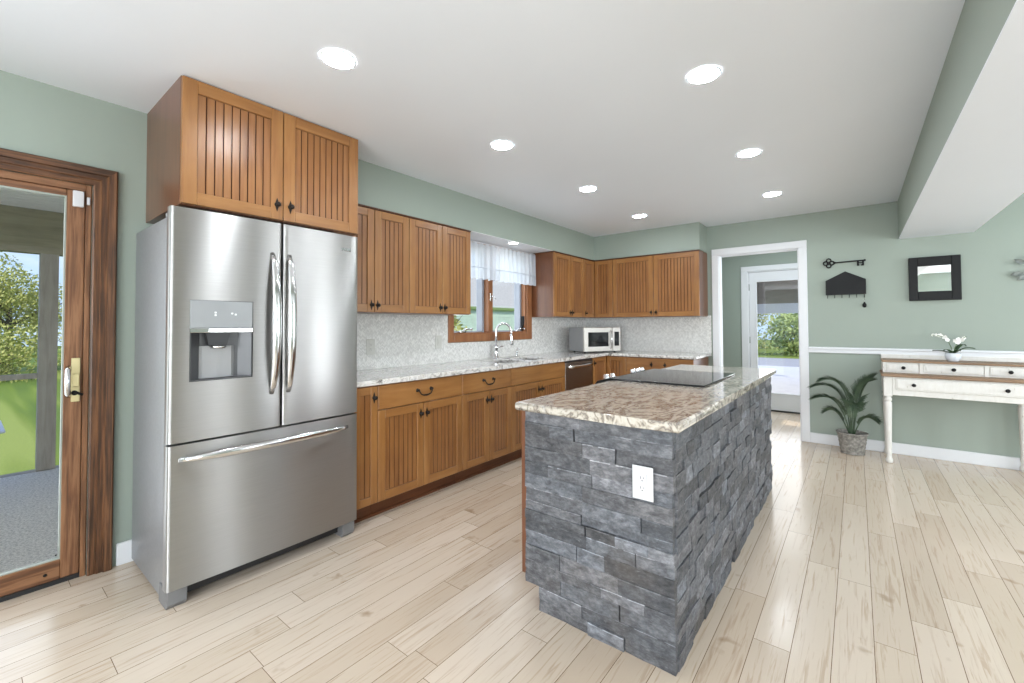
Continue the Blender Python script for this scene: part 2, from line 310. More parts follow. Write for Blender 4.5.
# ------------------------------------------------------------------ mesh helpers
class MB:
    def __init__(s): s.b = bmesh.new()
    def box(s, x0, x1, y0, y1, z0, z1, bevel=0.0, seg=1, mi=0):
        r = bmesh.ops.create_cube(s.b, size=1.0); vs = r['verts']
        for v in vs: v.co = Vector(((x0 + x1) / 2 + v.co.x * (x1 - x0), (y0 + y1) / 2 + v.co.y * (y1 - y0), (z0 + z1) / 2 + v.co.z * (z1 - z0)))
        fs = {f for v in vs for f in v.link_faces}
        for f in fs: f.material_index = mi
        if bevel:
            es = list({e for v in vs for e in v.link_edges})
            rr = bmesh.ops.bevel(s.b, geom=es, offset=bevel, segments=seg, profile=.5, affect='EDGES')
            for f in rr['faces']: f.material_index = mi; f.smooth = seg > 1
        return s
    def face(s, pts, mi=0, smooth=False):
        f = s.b.faces.new([s.b.verts.new(p) for p in pts]); f.material_index = mi; f.smooth = smooth; return f
    def prism(s, pts, axis, a0, a1, mi=0, bevel=0.0):
        """polygon in the two other axes (order x,y,z minus axis) extruded along axis"""
        def mk(p, a): return {'x': (a, p[0], p[1]), 'y': (p[0], a, p[1]), 'z': (p[0], p[1], a)}[axis]
        A = [s.b.verts.new(mk(p, a0)) for p in pts]; B = [s.b.verts.new(mk(p, a1)) for p in pts]; n = len(pts); fs = [s.b.faces.new(A), s.b.faces.new(B[::-1])]
        for i in range(n): fs.append(s.b.faces.new((A[i], A[(i + 1) % n], B[(i + 1) % n], B[i])))
        for f in fs: f.material_index = mi
        bmesh.ops.recalc_face_normals(s.b, faces=fs)
        if bevel:
            es = list({e for f in fs[:2] for e in f.edges}); rr = bmesh.ops.bevel(s.b, geom=es, offset=bevel, segments=2, profile=.5, affect='EDGES')
            for f in rr['faces']: f.material_index = mi
        return s
    def tube(s, pts, r, n=10, ry=None, side=None, mi=0, cap=True):
        """sweep an ellipse (r along side vector, ry across) along pts; r may be a list"""
        pts = [Vector(p) for p in pts]; k = len(pts); rs = r if isinstance(r, (list, tuple)) else [r] * k
        rings = []; prev = None
        for i, p in enumerate(pts):
            t = (pts[min(i + 1, k - 1)] - pts[max(i - 1, 0)]).normalized()
            if side is not None: u = Vector(side); u = (u - t * u.dot(t)).normalized()
            else:
                u = prev if prev is not None else (Vector((0, 0, 1)) if abs(t.z) < .9 else Vector((1, 0, 0)))
                u = (u - t * u.dot(t)).normalized(); prev = u
            w = t.cross(u); a = rs[i]; bb = a if ry is None else (ry[i] if isinstance(ry, (list, tuple)) else ry)
            rings.append([s.b.verts.new(p + u * a * math.cos(2 * PI * j / n) + w * bb * math.sin(2 * PI * j / n)) for j in range(n)])
        for i in range(k - 1):
            for j in range(n):
                f = s.b.faces.new((rings[i][j], rings[i][(j + 1) % n], rings[i + 1][(j + 1) % n], rings[i + 1][j])); f.smooth = True; f.material_index = mi
        if cap:
            for rg in (rings[0][::-1], rings[-1]): f = s.b.faces.new(rg); f.material_index = mi
        return s
    def lathe(s, prof, cx=0, cy=0, n=24, mi=0, axis='z', flat=None, cz=0):
        """prof: list of (radius, height)"""
        rings = []
        for r, h in prof:
            ring = []
            for j in range(n):
                a = 2 * PI * j / n; x, y = r * math.cos(a), r * math.sin(a)
                if axis == 'z': p = (cx + x, cy + y, cz + h)
                elif axis == 'x': p = (cx + h, cy + x, cz + y)
                else: p = (cx + x, cy + h, cz + y)
                ring.append(s.b.verts.new(p))
            rings.append(ring)
        fs = []
        for i in range(len(rings) - 1):
            for j in range(n):
                f = s.b.faces.new((rings[i][j], rings[i][(j + 1) % n], rings[i + 1][(j + 1) % n], rings[i + 1][j])); f.smooth = True; fs.append(f)
        fs.append(s.b.faces.new(rings[0][::-1])); fs.append(s.b.faces.new(rings[-1]))
        for f in fs: f.material_index = mi
        bmesh.ops.recalc_face_normals(s.b, faces=fs)
        return s
    def ball(s, c, rx, ry=None, rz=None, n=12, mi=0):
        r = bmesh.ops.create_uvsphere(s.b, u_segments=n, v_segments=max(6, n // 2 + 2), radius=1)
        for v in r['verts']: v.co = Vector((c[0] + v.co.x * rx, c[1] + v.co.y * (ry or rx), c[2] + v.co.z * (rz or rx)))
        for f in {f for v in r['verts'] for f in v.link_faces}: f.smooth = True; f.material_index = mi
        return s
    def slab(s, xs, ys, inside, z0, z1, bevel=.008):
        """plan cells xs x ys kept where inside(cx, cy); rounded top and bottom outer edges"""
        b = s.b; V = {}
        def v(i, j, z):
            if (i, j, z) not in V: V[(i, j, z)] = b.verts.new((xs[i], ys[j], z))
            return V[(i, j, z)]
        nx, ny = len(xs) - 1, len(ys) - 1
        on = lambda i, j: 0 <= i < nx and 0 <= j < ny and inside((xs[i] + xs[i + 1]) / 2, (ys[j] + ys[j + 1]) / 2)
        rim = []
        for i in range(nx):
            for j in range(ny):
                if not on(i, j): continue
                b.faces.new((v(i, j, z1), v(i + 1, j, z1), v(i + 1, j + 1, z1), v(i, j + 1, z1)))
                b.faces.new((v(i, j, z0), v(i, j + 1, z0), v(i + 1, j + 1, z0), v(i + 1, j, z0)))
                for di, dj, a, c in ((-1, 0, (i, j + 1), (i, j)), (1, 0, (i + 1, j), (i + 1, j + 1)), (0, -1, (i, j), (i + 1, j)), (0, 1, (i + 1, j + 1), (i, j + 1))):
                    if not on(i + di, j + dj):
                        b.faces.new((v(*a, z0), v(*c, z0), v(*c, z1), v(*a, z1))); rim.append((a, c))
        if bevel:
            es = []
            for a, c in rim:
                for z in (z0, z1):
                    e = b.edges.get((v(*a, z), v(*c, z)))
                    if e: es.append(e)
            r = bmesh.ops.bevel(b, geom=es, offset=bevel, segments=3, profile=.6, affect='EDGES')
            for f in r['faces']: f.smooth = True
        return s
    def obj(s, name, mats, parent=None, **props):
        me = bpy.data.meshes.new(name); s.b.to_mesh(me); s.b.free()
        for x in (mats if isinstance(mats, (list, tuple)) else [mats]): me.materials.append(m[x] if isinstance(x, str) else x)
        o = bpy.data.objects.new(name, me); C.objects.link(o)
        if parent is not None: o.parent = parent
        for k, v in props.items(): o[k] = v
        return o

def thing(name, label, cat, loc=(0, 0, 0), rz=0.0, group=None):
    o = bpy.data.objects.new(name, None); C.objects.link(o); o.location = loc; o.rotation_euler = (0, 0, rz); o.empty_display_size = .1
    o['label'] = label; o['category'] = cat
    if group: o['group'] = group
    return o
def struct(name, mb, mats, parent=None):
    o = mb.obj(name, mats, parent)
    if parent is None: o['kind'] = 'structure'
    return o
def dup(root, loc, label, rz=None, group=None):
    r = root.copy(); C.objects.link(r); r.location = loc; r['label'] = label
    if rz is not None: r.rotation_euler = (0, 0, rz)
    if group: r['group'] = group
    for ch in list(root.children):
        c = ch.copy(); C.objects.link(c); c.parent = r
        for g in list(ch.children):
            d = g.copy(); C.objects.link(d); d.parent = c
    return r
def rects(mb, a, b, holes, put):
    """wall sheet a=(u0,v0) b=(u1,v1) with rectangular holes; put(u0,u1,v0,v1)"""
    us = sorted({a[0], b[0], *[h[0] for h in holes], *[h[1] for h in holes]}); vs = sorted({a[1], b[1], *[h[2] for h in holes], *[h[3] for h in holes]})
    for i in range(len(us) - 1):
        for j in range(len(vs) - 1):
            cu, cv = (us[i] + us[i + 1]) / 2, (vs[j] + vs[j + 1]) / 2
            if not any(h[0] < cu < h[1] and h[2] < cv < h[3] for h in holes): put(us[i], us[i + 1], vs[j], vs[j + 1])

# ------------------------------------------------------------------ room shell
H, D, XR, YB, YH, XH0, XH1 = 2.437, 5.61, 6.5, -3.0, 7.25, .6, 3.5
b = MB(); b.box(-.02, XR, YB, D, -.05, 0); b.box(XH0, XH1, D, YH + .02, -.05, 0); struct('floor', b, 'floor')
b = MB(); b.box(-.14, XR + .1, YB - .1, D + .1, H, H + .12); b.box(XH0, XH1, D + .1, YH + .1, H, H + .12); struct('ceiling', b, 'ceiling')
SL = (-1.25, .411); WY0, WY1, WZ0, WZ1 = 2.955, 4.152, 1.165, 2.06
b = MB(); rects(b, (YB, 0), (D, H), [(SL[0], SL[1], 0, 1.978), (WY0, WY1, WZ0, WZ1), (-2.7, -1.7, .9, 2.1)], lambda u0, u1, v0, v1: b.box(-.14, 0, u0, u1, v0, v1)); struct('wall_left', b, 'wall')  # last hole is added for the fill lamp behind the camera
PX0, PX1, PZ = 1.785, 2.595, 2.080
b = MB(); rects(b, (-.14, 0), (XR, H), [(PX0, PX1, 0, PZ)], lambda u0, u1, v0, v1: b.box(u0, u1, D, D + .12, v0, v1)); struct('wall_far', b, 'wall')
b = MB(); rects(b, (YB, 0), (D, H), [(a, c, .7, 2.2) for a, c in WINDOWS_RIGHT], lambda u0, u1, v0, v1: b.box(XR, XR + .1, u0, u1, v0, v1)); struct('wall_right', b, 'wall')
b = MB(); rects(b, (-.14, 0), (XR, H), [(a, c, .35, 2.25) for a, c in WINDOWS_REAR], lambda u0, u1, v0, v1: b.box(u0, u1, YB - .1, YB, v0, v1)); struct('wall_rear', b, 'wall')
# hall behind the passage
DX0, DX1, DZ = 1.812, 2.652, 2.035
b = MB(); rects(b, (XH0, 0), (XH1, H), [(DX0, DX1, 0, DZ)], lambda u0, u1, v0, v1: b.box(u0, u1, YH, YH + .12, v0, v1)); struct('wall_hall_far', b, 'wall')
b = MB(); b.box(XH0 - .1, XH0, D + .12, YH + .1, 0, H); struct('wall_hall_left', b, 'wall')
b = MB(); rects(b, (D + .12, 0), (YH + .1, H), [(5.85, 6.25, 1.2, 2.0)], lambda u0, u1, v0, v1: b.box(XH1, XH1 + .1, u0, u1, v0, v1)); struct('wall_hall_right', b, 'wall')
# soffit above the wall cabinets: green faces, white underside over the sink
SX, SZ, SXR = .317, 2.117, 1.665
b = MB(); b.box(0, SX, 1.545, D, SZ + .004, H); b.box(SX, SXR, D - .335, D, SZ + .004, H); struct('wall_soffit', b, 'wall')
b = MB(); b.box(0, SX - .002, 2.875, 4.258, SZ, SZ + .004); struct('trim_soffit', b, 'white')
# ceiling beam on the right
b = MB(); b.box(3.405, 3.91, YB, D, 2.074, H); struct('ceiling_beam', b, 'wall')
b = MB(); b.box(3.405, 3.91, YB, D, 2.068, 2.074); struct('trim_beam', b, 'ceiling')
# baseboards and chair rail
b = MB(); b.box(2.668, XR, D - .016, D, 0, .105, .004); struct('baseboard_far', b, 'white')
b = MB(); b.box(0, .016, .522, 1.5, 0, .115, .004); struct('baseboard_left', b, 'white')
b = MB(); b.box(2.668, XR, D - .02, D, .950, 1.012, .006, 2); b.box(2.668, XR, D - .03, D, .99, 1.003, .004); struct('trim_chair_rail', b, 'white')
b = MB(); b.box(XH0, 1.72, YH - .014, YH, 0, .1); b.box(2.74, XH1, YH - .014, YH, 0, .1); struct('baseboard_hall', b, 'white')
# passage casing with jamb lining
b = MB()
for x0, x1 in ((1.716, PX0 + .006), (PX1 - .006, 2.668)): b.box(x0, x1, D - .018, D, 0, PZ - .006, .004)
b.box(1.716, 2.668, D - .018, D, PZ - .006, 2.152, .004)
b.box(PX0, PX0 + .014, D, D + .12, 0, PZ); b.box(PX1 - .014, PX1, D, D + .12, 0, PZ); b.box(PX0, PX1, D, D + .12, PZ - .014, PZ)
b.box(1.716, PX0, D + .12, D + .136, 0, PZ); b.box(PX1, 2.668, D + .12, D + .136, 0, PZ); b.box(1.716, 2.668, D + .12, D + .136, PZ, 2.152)
struct('trim_passage', b, 'white')
# mosaic tile between worktop and wall cabinets
b = MB(); rects(b, (1.50, .905), (D - .001, 1.36), [(2.89, 4.26, 1.085, 1.36)], lambda u0, u1, v0, v1: b.box(0.0005, .008, u0, u1, v0, v1))
b.box(0, 1.70, D - .008, D - .0005, .905, 1.36)
b.box(0, .008, 2.872, 2.89, 1.36, SZ); b.box(0, .008, 4.245, 4.258, 1.36, SZ)
struct('trim_backsplash', b, 'tile')

# ------------------------------------------------------------------ glass patio door (left edge of the picture)
CZ = 1.978
dr = struct('door_1', MB().box(-.10, -.012, SL[1] - .004, SL[1] + .0, 0, CZ), 'oak')
prof = [(0, .012), (.006, .016), (.028, .016), (.032, .024), (.054, .024), (.058, .032), (.086, .034), (.092, .028), (.095, .018), (.095, 0), (0, 0)]
def casing(p0, p1, mat):
    """moulding strip between two ends; p(d) gives (y, z) of the profile point at distance d from the opening"""
    b = MB(); A = [b.b.verts.new((t, *p0(d))) for d, t in prof]; B = [b.b.verts.new((t, *p1(d))) for d, t in prof]; n = len(prof)
    for k in range(n): b.b.faces.new((A[k], A[(k + 1) % n], B[(k + 1) % n], B[k]))
    b.b.faces.new(A); b.b.faces.new(B[::-1]); bmesh.ops.recalc_face_normals(b.b, faces=b.b.faces[:]); b.obj('casing', mat, dr)
casing(lambda d: (SL[1] + d, 0), lambda d: (SL[1] + d, CZ + d), 'oak_dark')
casing(lambda d: (SL[1] + d, CZ + d), lambda d: (SL[0] - d, CZ + d), 'oak_dark_h')
casing(lambda d: (SL[0] - d, CZ + d), lambda d: (SL[0] - d, 0), 'oak_dark')
b = MB(); b.box(-.10, -.004, SL[1] - .024, SL[1] - .004, .0, CZ, .002); b.box(-.10, -.004, SL[0], SL[0] + .02, 0, CZ, .002); b.obj('jamb', 'oak', dr)
b = MB(); b.box(-.10, -.004, SL[0] + .02, SL[1] - .024, CZ - .035, CZ, .002); b.obj('jamb', 'oak_h', dr)
b = MB(); b.box(-.11, -.008, SL[0] + .02, SL[1] - .024, .0, .022); b.obj('sill', 'dark_plastic', dr)
GZ0, GZ1, GY1, GY0 = .118, 1.908, .318, -.40
for yy0, yy1 in ((GY1, SL[1] - .026), (GY0 - .075, GY0)):
    b = MB(); b.box(-.045, -.006, yy0, yy1, .024, CZ - .037, .003); b.obj('stile', 'oak', dr)
b = MB(); b.box(-.045, -.006, GY0, GY1, .024, GZ0, .003); b.obj('rail', 'oak_h', dr)
b = MB(); b.box(-.045, -.006, GY0, GY1, GZ1, CZ - .037, .003); b.obj('rail', 'oak_h', dr)
b = MB(); b.box(-.035, -.009, GY1 - .006, GY1, GZ0, GZ1); b.box(-.035, -.009, GY0, GY1 - .006, GZ0, GZ0 + .005); b.box(-.035, -.009, GY0, GY1 - .006, GZ1 - .005, GZ1); b.obj('glazing_bead', 'bead_grey', dr)
b = MB(); b.box(-.028, -.022, GY0, GY1 - .006, GZ0 + .005, GZ1 - .004); b.obj('glass', 'glass', dr)
# fixed second panel, further back
for yy0, yy1 in ((-.475, -.405), (SL[0] + .02, SL[0] + .09)):
    b = MB(); b.box(-.095, -.055, yy0, yy1, .024, CZ - .037, .003); b.obj('stile', 'oak', dr)
b = MB(); b.box(-.095, -.055, SL[0] + .09, -.475, .024, GZ0, .003); b.obj('rail', 'oak_h', dr)
b = MB(); b.box(-.095, -.055, SL[0] + .09, -.475, GZ1, CZ - .037, .003); b.obj('rail', 'oak_h', dr)
b = MB(); b.box(-.078, -.072, SL[0] + .09, -.475, GZ0, GZ1); b.obj('glass', 'glass', dr)
# brass latch set
b = MB(); b.box(-.006, .002, .344, .376, .880, 1.098, .002); b.box(.001, .016, .347, .373, .955, 1.02, .003)
hd = b.obj('handle', 'brass', dr)
b = MB(); b.tube([(.0, .335, .915), (.03, .330, .925), (.038, .328, .98), (.03, .330, 1.04), (0, .335, 1.05)], .011, 10, ry=.014, side=(0, 1, 0)); b.obj('grip', 'steel_plain', hd)
b = MB(); b.tube([(.002, .356, .925), (.018, .36, .928), (.022, .385, .912)], .006, 8); b.lathe([(.012, 0), (.012, .012)], .002, .356, 14, axis='x', cz=.925); b.obj('lever', 'black', hd)
b = MB(); b.box(-.006, -.003, .30, .306, .14, .146); b.lathe([(.006, 0), (.007, .004), (.003, .006)], -.006, .268, 12, axis='x', cz=.062); b.obj('screw', 'black', dr)
t = thing('door_sensor', 'small white two-piece alarm sensor at top corner of glass patio door', 'sensor', (0, .36, 1.88))
b = MB(); b.box(-.006, .016, -.022, .018, -.022, .058, .004, 2); b.obj('transmitter', 'white_plastic', t)
b = MB(); b.box(-.004, .009, .029, .041, -.005, .034, .002); b.obj('magnet', 'white_plastic', t)

# ------------------------------------------------------------------ sink window
wn = struct('window_1', MB().box(-.14, -.135, WY0, WY1, WZ0, WZ0 + .004), 'vinyl')
b = MB()
cw = .078
b.box(.0, .022, 2.885, WY0, 1.088, 2.112, .004); b.box(0, .022, WY1, 4.245, 1.088, 2.112, .004)
b.box(0, .024, WY0, WY1, 1.088, WZ0, .004); b.box(0, .022, WY0, WY1, WZ1, 2.112, .004); b.obj('casing', 'cherry', wn)
b = MB(); JX = -.055
b.box(JX, .0, WY0, WY0 + .018, WZ0, WZ1); b.box(JX, 0, WY1 - .018, WY1, WZ0, WZ1); b.box(JX, .004, WY0 + .018, WY1 - .018, WZ0, WZ0 + .016); b.box(JX, 0, WY0 + .018, WY1 - .018, WZ1 - .016, WZ1)
b.box(JX - .03, .006, 3.472, 3.548, WZ0 + .016, WZ1 - .016, .004); b.obj('window_frame', 'cherry', wn)
for y0, y1 in ((WY0 + .018, 3.472), (3.548, WY1 - .018)):
    b = MB(); w = .032
    b.box(-.135, JX, y0, y0 + w, WZ0 + .004, WZ1 - .004); b.box(-.135, JX, y1 - w, y1, WZ0 + .004, WZ1 - .004); b.box(-.135, JX, y0 + w, y1 - w, WZ0 + .004, WZ0 + .03); b.box(-.135, JX, y0 + w, y1 - w, WZ1 - .03, WZ1 - .004)
    sash = b.obj('sash', 'vinyl', wn)
    b = MB(); b.box(-.118, -.113, y0 + w, y1 - w, WZ0 + .03, WZ1 - .03); b.obj('pane', 'glass', sash)
for yc in (3.12, 4.02):
    b = MB(); b.box(-.05, -.012, yc - .04, yc + .04, WZ0 + .016, WZ0 + .034, .004); b.tube([(-.03, yc, WZ0 + .03), (-.012, yc + .03, WZ0 + .052), (-.008, yc + .1, WZ0 + .046)], .008, 8); b.ball((-.008, yc + .11, WZ0 + .05), .013); b.obj('crank', 'steel_plain', wn)
b = MB(); b.box(.004, .014, 3.497, 3.523, 1.51, 1.60, .003); b.tube([(.012, 3.51, 1.565), (.03, 3.52, 1.56), (.036, 3.56, 1.535)], .007, 8); b.obj('latch', 'steel_plain', wn)
b = MB(); b.box(-.05, -.02, WY1 - .034, WY1 - .018, 1.19, 1.36, .004); b.tube([(-.03, WY1 - .03, 1.22), (.0, WY1 - .05, 1.27), (.006, WY1 - .05, 1.36)], .009, 8); b.obj('latch', 'black', wn)

# sheer valance
def valance():
    t = thing('valance', 'short sheer white valance with scalloped hem over the sink window', 'curtain', (.045, 2.886, 2.09))
    b = MB(); n, kz = 190, 12; W = 4.246 - 2.892
    rows = []
    for j in range(kz + 1):
        row = []
        for i in range(n + 1):
            u = i / n; y = .004 + u * W
            hem = -.372 + .014 * abs(math.sin(PI * u * 15)) - .0 * u
            z = hem * j / kz
            dep = .5 + .5 * j / kz
            g = .016 * math.sin(u * 2 * PI * 17 + 1.5 * math.sin(u * 9)) + .006 * math.sin(u * 2 * PI * 41 + 2 * math.sin(u * 13))
            row.append(b.b.verts.new((.022 + g * dep * 1.3, y, z)))
        rows.append(row)
    for j in range(kz):
        for i in range(n):
            f = b.b.faces.new((rows[j][i], rows[j][i + 1], rows[j + 1][i + 1], rows[j + 1][i])); f.smooth = True
    b.obj('cloth', 'sheer', t)
    b = MB(); b.box(.037, .040, .01, W, -.255, -.243); b.obj('stitched_band', 'sheer', t)
    b = MB(); b.tube([(.02, .0, .008), (.02, W + .004, .008)], .006, 8); b.obj('curtain_rod', 'white', t)
valance()

# ------------------------------------------------------------------ cabinet builders (local: x out of the wall, y along it, z up)
def bead_door(parent, y0, y1, z0, z1, x0, knob=None, name='door', th=.021, sw=.056, gap=.0024, grain='maple'):
    y0 += gap; y1 -= gap; z0 += gap; z1 -= gap
    b = MB(); x1 = x0 + th
    b.box(x0, x1, y0, y0 + sw, z0, z1, .0022); b.box(x0, x1, y1 - sw, y1, z0, z1, .0022)
    b.box(x0, x1, y0 + sw, y1 - sw, z0, z0 + sw, .0022, 1, 2); b.box(x0, x1, y0 + sw, y1 - sw, z1 - sw, z1, .0022, 1, 2)
    a0, a1, c0, c1 = y0 + sw, y1 - sw, z0 + sw, z1 - sw
    # beaded panel: v-grooves with dark glaze
    xp = x0 + .012; n = max(2, round((a1 - a0) / .037)); per = (a1 - a0) / n; g = .0028
    prev = a0 + .0015
    def quad(ya, xa, yb, xb, mi):
        b.face([(xa, ya, c0), (xb, yb, c0), (xb, yb, c1), (xa, ya, c1)], mi)
    for k in range(1, n + 1):
        yk = a0 + per * k
        if k < n:
            quad(prev, xp, yk - g, xp, 1); quad(yk - g, xp, yk, xp - .005, 3); quad(yk, xp - .005, yk + g, xp, 3); prev = yk + g
        else: quad(prev, xp, a1 - .0015, xp, 1)
    e = .0022; xg = xp + .0006
    for (p, q, r_, s_) in ((a0, a0 + e, c0, c1), (a1 - e, a1, c0, c1), (a0, a1, c0, c0 + e), (a0, a1, c1 - e, c1)):
        b.face([(xg, p, r_), (xg, q, r_), (xg, q, s_), (xg, p, s_)], 3)
    d = b.obj(name, ['maple', 'panel', 'maple_h', 'glaze'], parent)
    if knob: knob_at(d, knob[0], knob[1], x1)
    return d
def knob_at(d, y, z, x):
    b = MB()
    b.lathe([(.0135, 0), (.0125, .0025), (.006, .005), (.0055, .012), (.012, .017), (.0135, .022), (.009, .027), (.002, .029)], x, y, 14, axis='x', cz=z)
    b.prism([(y - .0095, z), (y - .006, z + .016), (y, z + .036), (y + .006, z + .016), (y + .0095, z), (y + .006, z - .016), (y, z - .036), (y - .006, z - .016)], 'x', x, x + .004)
    b.obj('knob', 'bronze', d)
def drawer(parent, y0, y1, z0, z1, x0, pulls=(), th=.021, gap=.0024):
    b = MB(); b.box(x0, x0 + th, y0 + gap, y1 - gap, z0 + gap, z1 - gap, .003); d = b.obj('drawer', 'maple_h', parent)
    for y in pulls:
        zc = (z0 + z1) / 2 + .012; X = x0 + th; b = MB()
        for s in (-1, 1):
            b.lathe([(.013, 0), (.012, .004), (.006, .007), (.006, .016), (.009, .02), (.005, .024)], X, y + s * .062, 12, axis='x', cz=zc)
        b.tube([(X + .018, y - .062, zc), (X + .022, y - .055, zc - .014), (X + .024, y - .042, zc - .03), (X + .024, y - .02, zc - .037), (X + .024, y, zc - .038), (X + .024, y + .02, zc - .037), (X + .024, y + .042, zc - .03), (X + .022, y + .055, zc - .014), (X + .018, y + .062, zc)], [.0045, .0045, .0045, .0055, .0065, .0055, .0045, .0045, .0045], 8)
        b.obj('handle', 'bronze', d)
    return d
def drawer_front_fixed(parent, y0, y1, z0, z1, x0, th=.021, gap=.0024):
    b = MB(); b.box(x0, x0 + th, y0 + gap, y1 - gap, z0 + gap, z1 - gap, .003); return b.obj('false_front', 'maple_h', parent)
BX = .609; BZ = .869; DZ0 = .112; DRW = .704
def base_cab(label, y0, w, front, loc, rz=0.0, ztop=BZ - .001):
    t = thing('base_cabinet', label, 'cabinet', loc, rz, 'base cabinets')
    b = MB(); b.box(.012, BX, .001, w - .001, .105, ztop, .001)
    if ztop < BZ - .01: b.box(.57, BX, .001, w - .001, ztop, BZ - .001)
    b.obj('body', 'side', t)
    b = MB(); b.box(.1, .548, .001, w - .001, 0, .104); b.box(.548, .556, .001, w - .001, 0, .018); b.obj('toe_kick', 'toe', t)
    front(t); return t
G = 'base cabinets'
def two_door(w, split, pulls=1, false=False):
    def f(t):
        (drawer_front_fixed(t, 0, w, DRW, BZ - .004, BX) if false else drawer(t, 0, w, DRW, BZ - .004, BX, [w / 2] if pulls else []))
        bead_door(t, 0, split, DZ0, DRW, BX, (split - .028, DRW - .075)); bead_door(t, split, w, DZ0, DRW, BX, (split + .028, DRW - .075))
    return f
base_cab('narrow tall-door base cabinet tight against the right side of the refrigerator', 1.50, .184, lambda t: bead_door(t, 0, .184, DZ0, BZ - .004, BX, (.184 - .03, .79), sw=.05), (0, 1.50, 0))
base_cab('wide base cabinet with drawer and two beaded doors, second from the refrigerator', 1.684, .769, two_door(.769, .381), (0, 1.684, 0))
base_cab('base cabinet with short drawer between the wide drawer cabinet and the sink cabinet', 2.453, .619, two_door(.619, .321), (0, 2.453, 0))
base_cab('sink base cabinet with plain handleless front panel above two doors', 3.072, .923, two_door(.923, .46, 0, True), (0, 3.072, 0), 0.0, .66)
# corner cabinet, L-shaped
def corner_base():
    t = thing('corner_base_cabinet', 'corner base cabinet with hinged two-panel door behind the range, under the microwave', 'cabinet', (0, 4.625, 0), 0, G)
    yc = D - 4.625 - .632 + .021   # local y of the far run's carcass face
    b = MB(); b.box(.012, BX, .001, D - 4.625 - .012, .105, BZ - .001); b.box(BX, .882, yc, D - 4.625 - .012, .105, BZ - .001); b.obj('body', 'side', t)
    b = MB(); b.box(.1, .548, .001, D - 4.625 - .02, 0, .104); b.box(.548, .882, yc + .06, D - 4.625 - .02, 0, .104); b.obj('toe_kick', 'toe', t)
    bead_door(t, 0, yc - .022, DZ0, BZ - .004, BX, (.03, .80), sw=.05)
    # second leaf faces the room (-y)
    e = bpy.data.objects.new('door', None)
    d = bead_door(t, 0, .882 - BX - .022, DZ0, BZ - .004, 0, None, sw=.05); d.location = (BX + .022, yc, 0); d.rotation_euler = (0, 0, -PI / 2)
corner_base()
def far_base():
    w = 1.665 - .884
    t = thing('drawer_base_cabinet', 'far wall base cabinet with wide drawer, ending at the white doorway', 'cabinet', (.884, D, 0), -PI / 2, G)
    b = MB(); b.box(.012, BX, .001, w - .001, .105, BZ - .001); b.obj('body', 'side', t)
    b = MB(); b.box(.1, .548, .001, w - .001, 0, .104); b.obj('toe_kick', 'toe', t)
    drawer(t, 0, w, DRW, BZ - .004, BX, [w * .36, w * .70]) if False else None
    b = MB(); d = drawer(t, 0, w, DRW, BZ - .004, BX, [])
    for y in (w * .40, w * .60): knob_at(d, y, .79, BX + .021)
    bead_door(t, 0, w / 2, DZ0, DRW, BX, (w / 2 - .028, DRW - .075)); bead_door(t, w / 2, w, DZ0, DRW, BX, (w / 2 + .028, DRW - .075))
far_base()
UX = .306; UZ0, UZ1 = 1.349, 2.115
def wall_cab(label, w, doors, loc, rz=0.0, depth=UX, z0=UZ0, z1=UZ1, sides='side', knobz=.055, name='wall_cabinet', sw=.056, crown=True):
    t = thing(name, label, 'cabinet', loc, rz, 'wall cabinets')
    b = MB(); b.box(.001, depth, .001, w - .001, z0, z1 - .001, .001); b.obj('body', sides, t)
    if crown:
        b = MB(); b.box(depth, depth + .0275, .0, w, z1 - .010, z1 - .001); b.obj('top_moulding', 'glaze', t)
    for (y0, y1, ky) in doors: bead_door(t, y0, y1, z0 + .002, z1 - (.011 if crown else .004), depth, None if ky is None else (ky, z0 + knobz), sw=sw)
    return t
wall_cab('pair of wall cabinet doors right beside the tall cabinet over the refrigerator', .627, [(0, .314, .314 - .026), (.314, .627, .314 + .026)], (0, 1.5475, 0))
wall_cab('wall cabinet with two doors just left of the sink window', .694, [(0, .348, .348 - .026), (.348, .694, .348 + .026)], (0, 2.1765, 0))
wall_cab('wall cabinet just right of the sink window with its end panel showing', .707, [(0, .383, .383 - .026), (.383, .707, .383 + .026)], (0, 4.26, 0))
def corner_upper():
    t = thing('corner_wall_cabinet', 'corner wall cabinet with two-leaf door above the microwave', 'cabinet', (0, 4.969, 0), 0, 'wall cabinets')
    yl = D - 4.969
    b = MB(); b.box(.001, UX, .001, yl - .001, UZ0, UZ1 - .001); b.box(UX, .588, yl - UX - .028, yl - .001, UZ0, UZ1 - .001); b.obj('body', 'side', t)
    yc = yl - UX - .028
    b = MB(); b.box(UX, UX + .0275, .0, yc, UZ1 - .010, UZ1 - .001); b.box(UX + .0275, .588, yc - .0275, yc, UZ1 - .010, UZ1 - .001); b.obj('top_moulding', 'glaze', t)
    bead_door(t, 0, yc - .022, UZ0 + .002, UZ1 - .011, UX, (.04, UZ0 + .055), sw=.05)
    d = bead_door(t, 0, .588 - UX - .022, UZ0 + .002, UZ1 - .011, 0, None, sw=.05); d.location = (UX + .022, yc, 0); d.rotation_euler = (0, 0, -PI / 2)
corner_upper()
wf = 1.665 - .590
wall_cab('widest wall cabinet, on the far wall beside the doorway, with two broad doors', wf, [(0, wf / 2, wf / 2 - .03), (wf / 2, wf, wf / 2 + .03)], (.590, D, 0), -PI / 2, depth=UX + .028)
wall_cab('deep two-door cabinet reaching the ceiling above the stainless refrigerator', .921, [(0, .462, .462 - .033), (.462, .921, .462 + .038)], (0, .6235, 0), 0, .598, 1.826, 2.4365, knobz=.085, name='refrigerator_cabinet', sw=.062, crown=False)

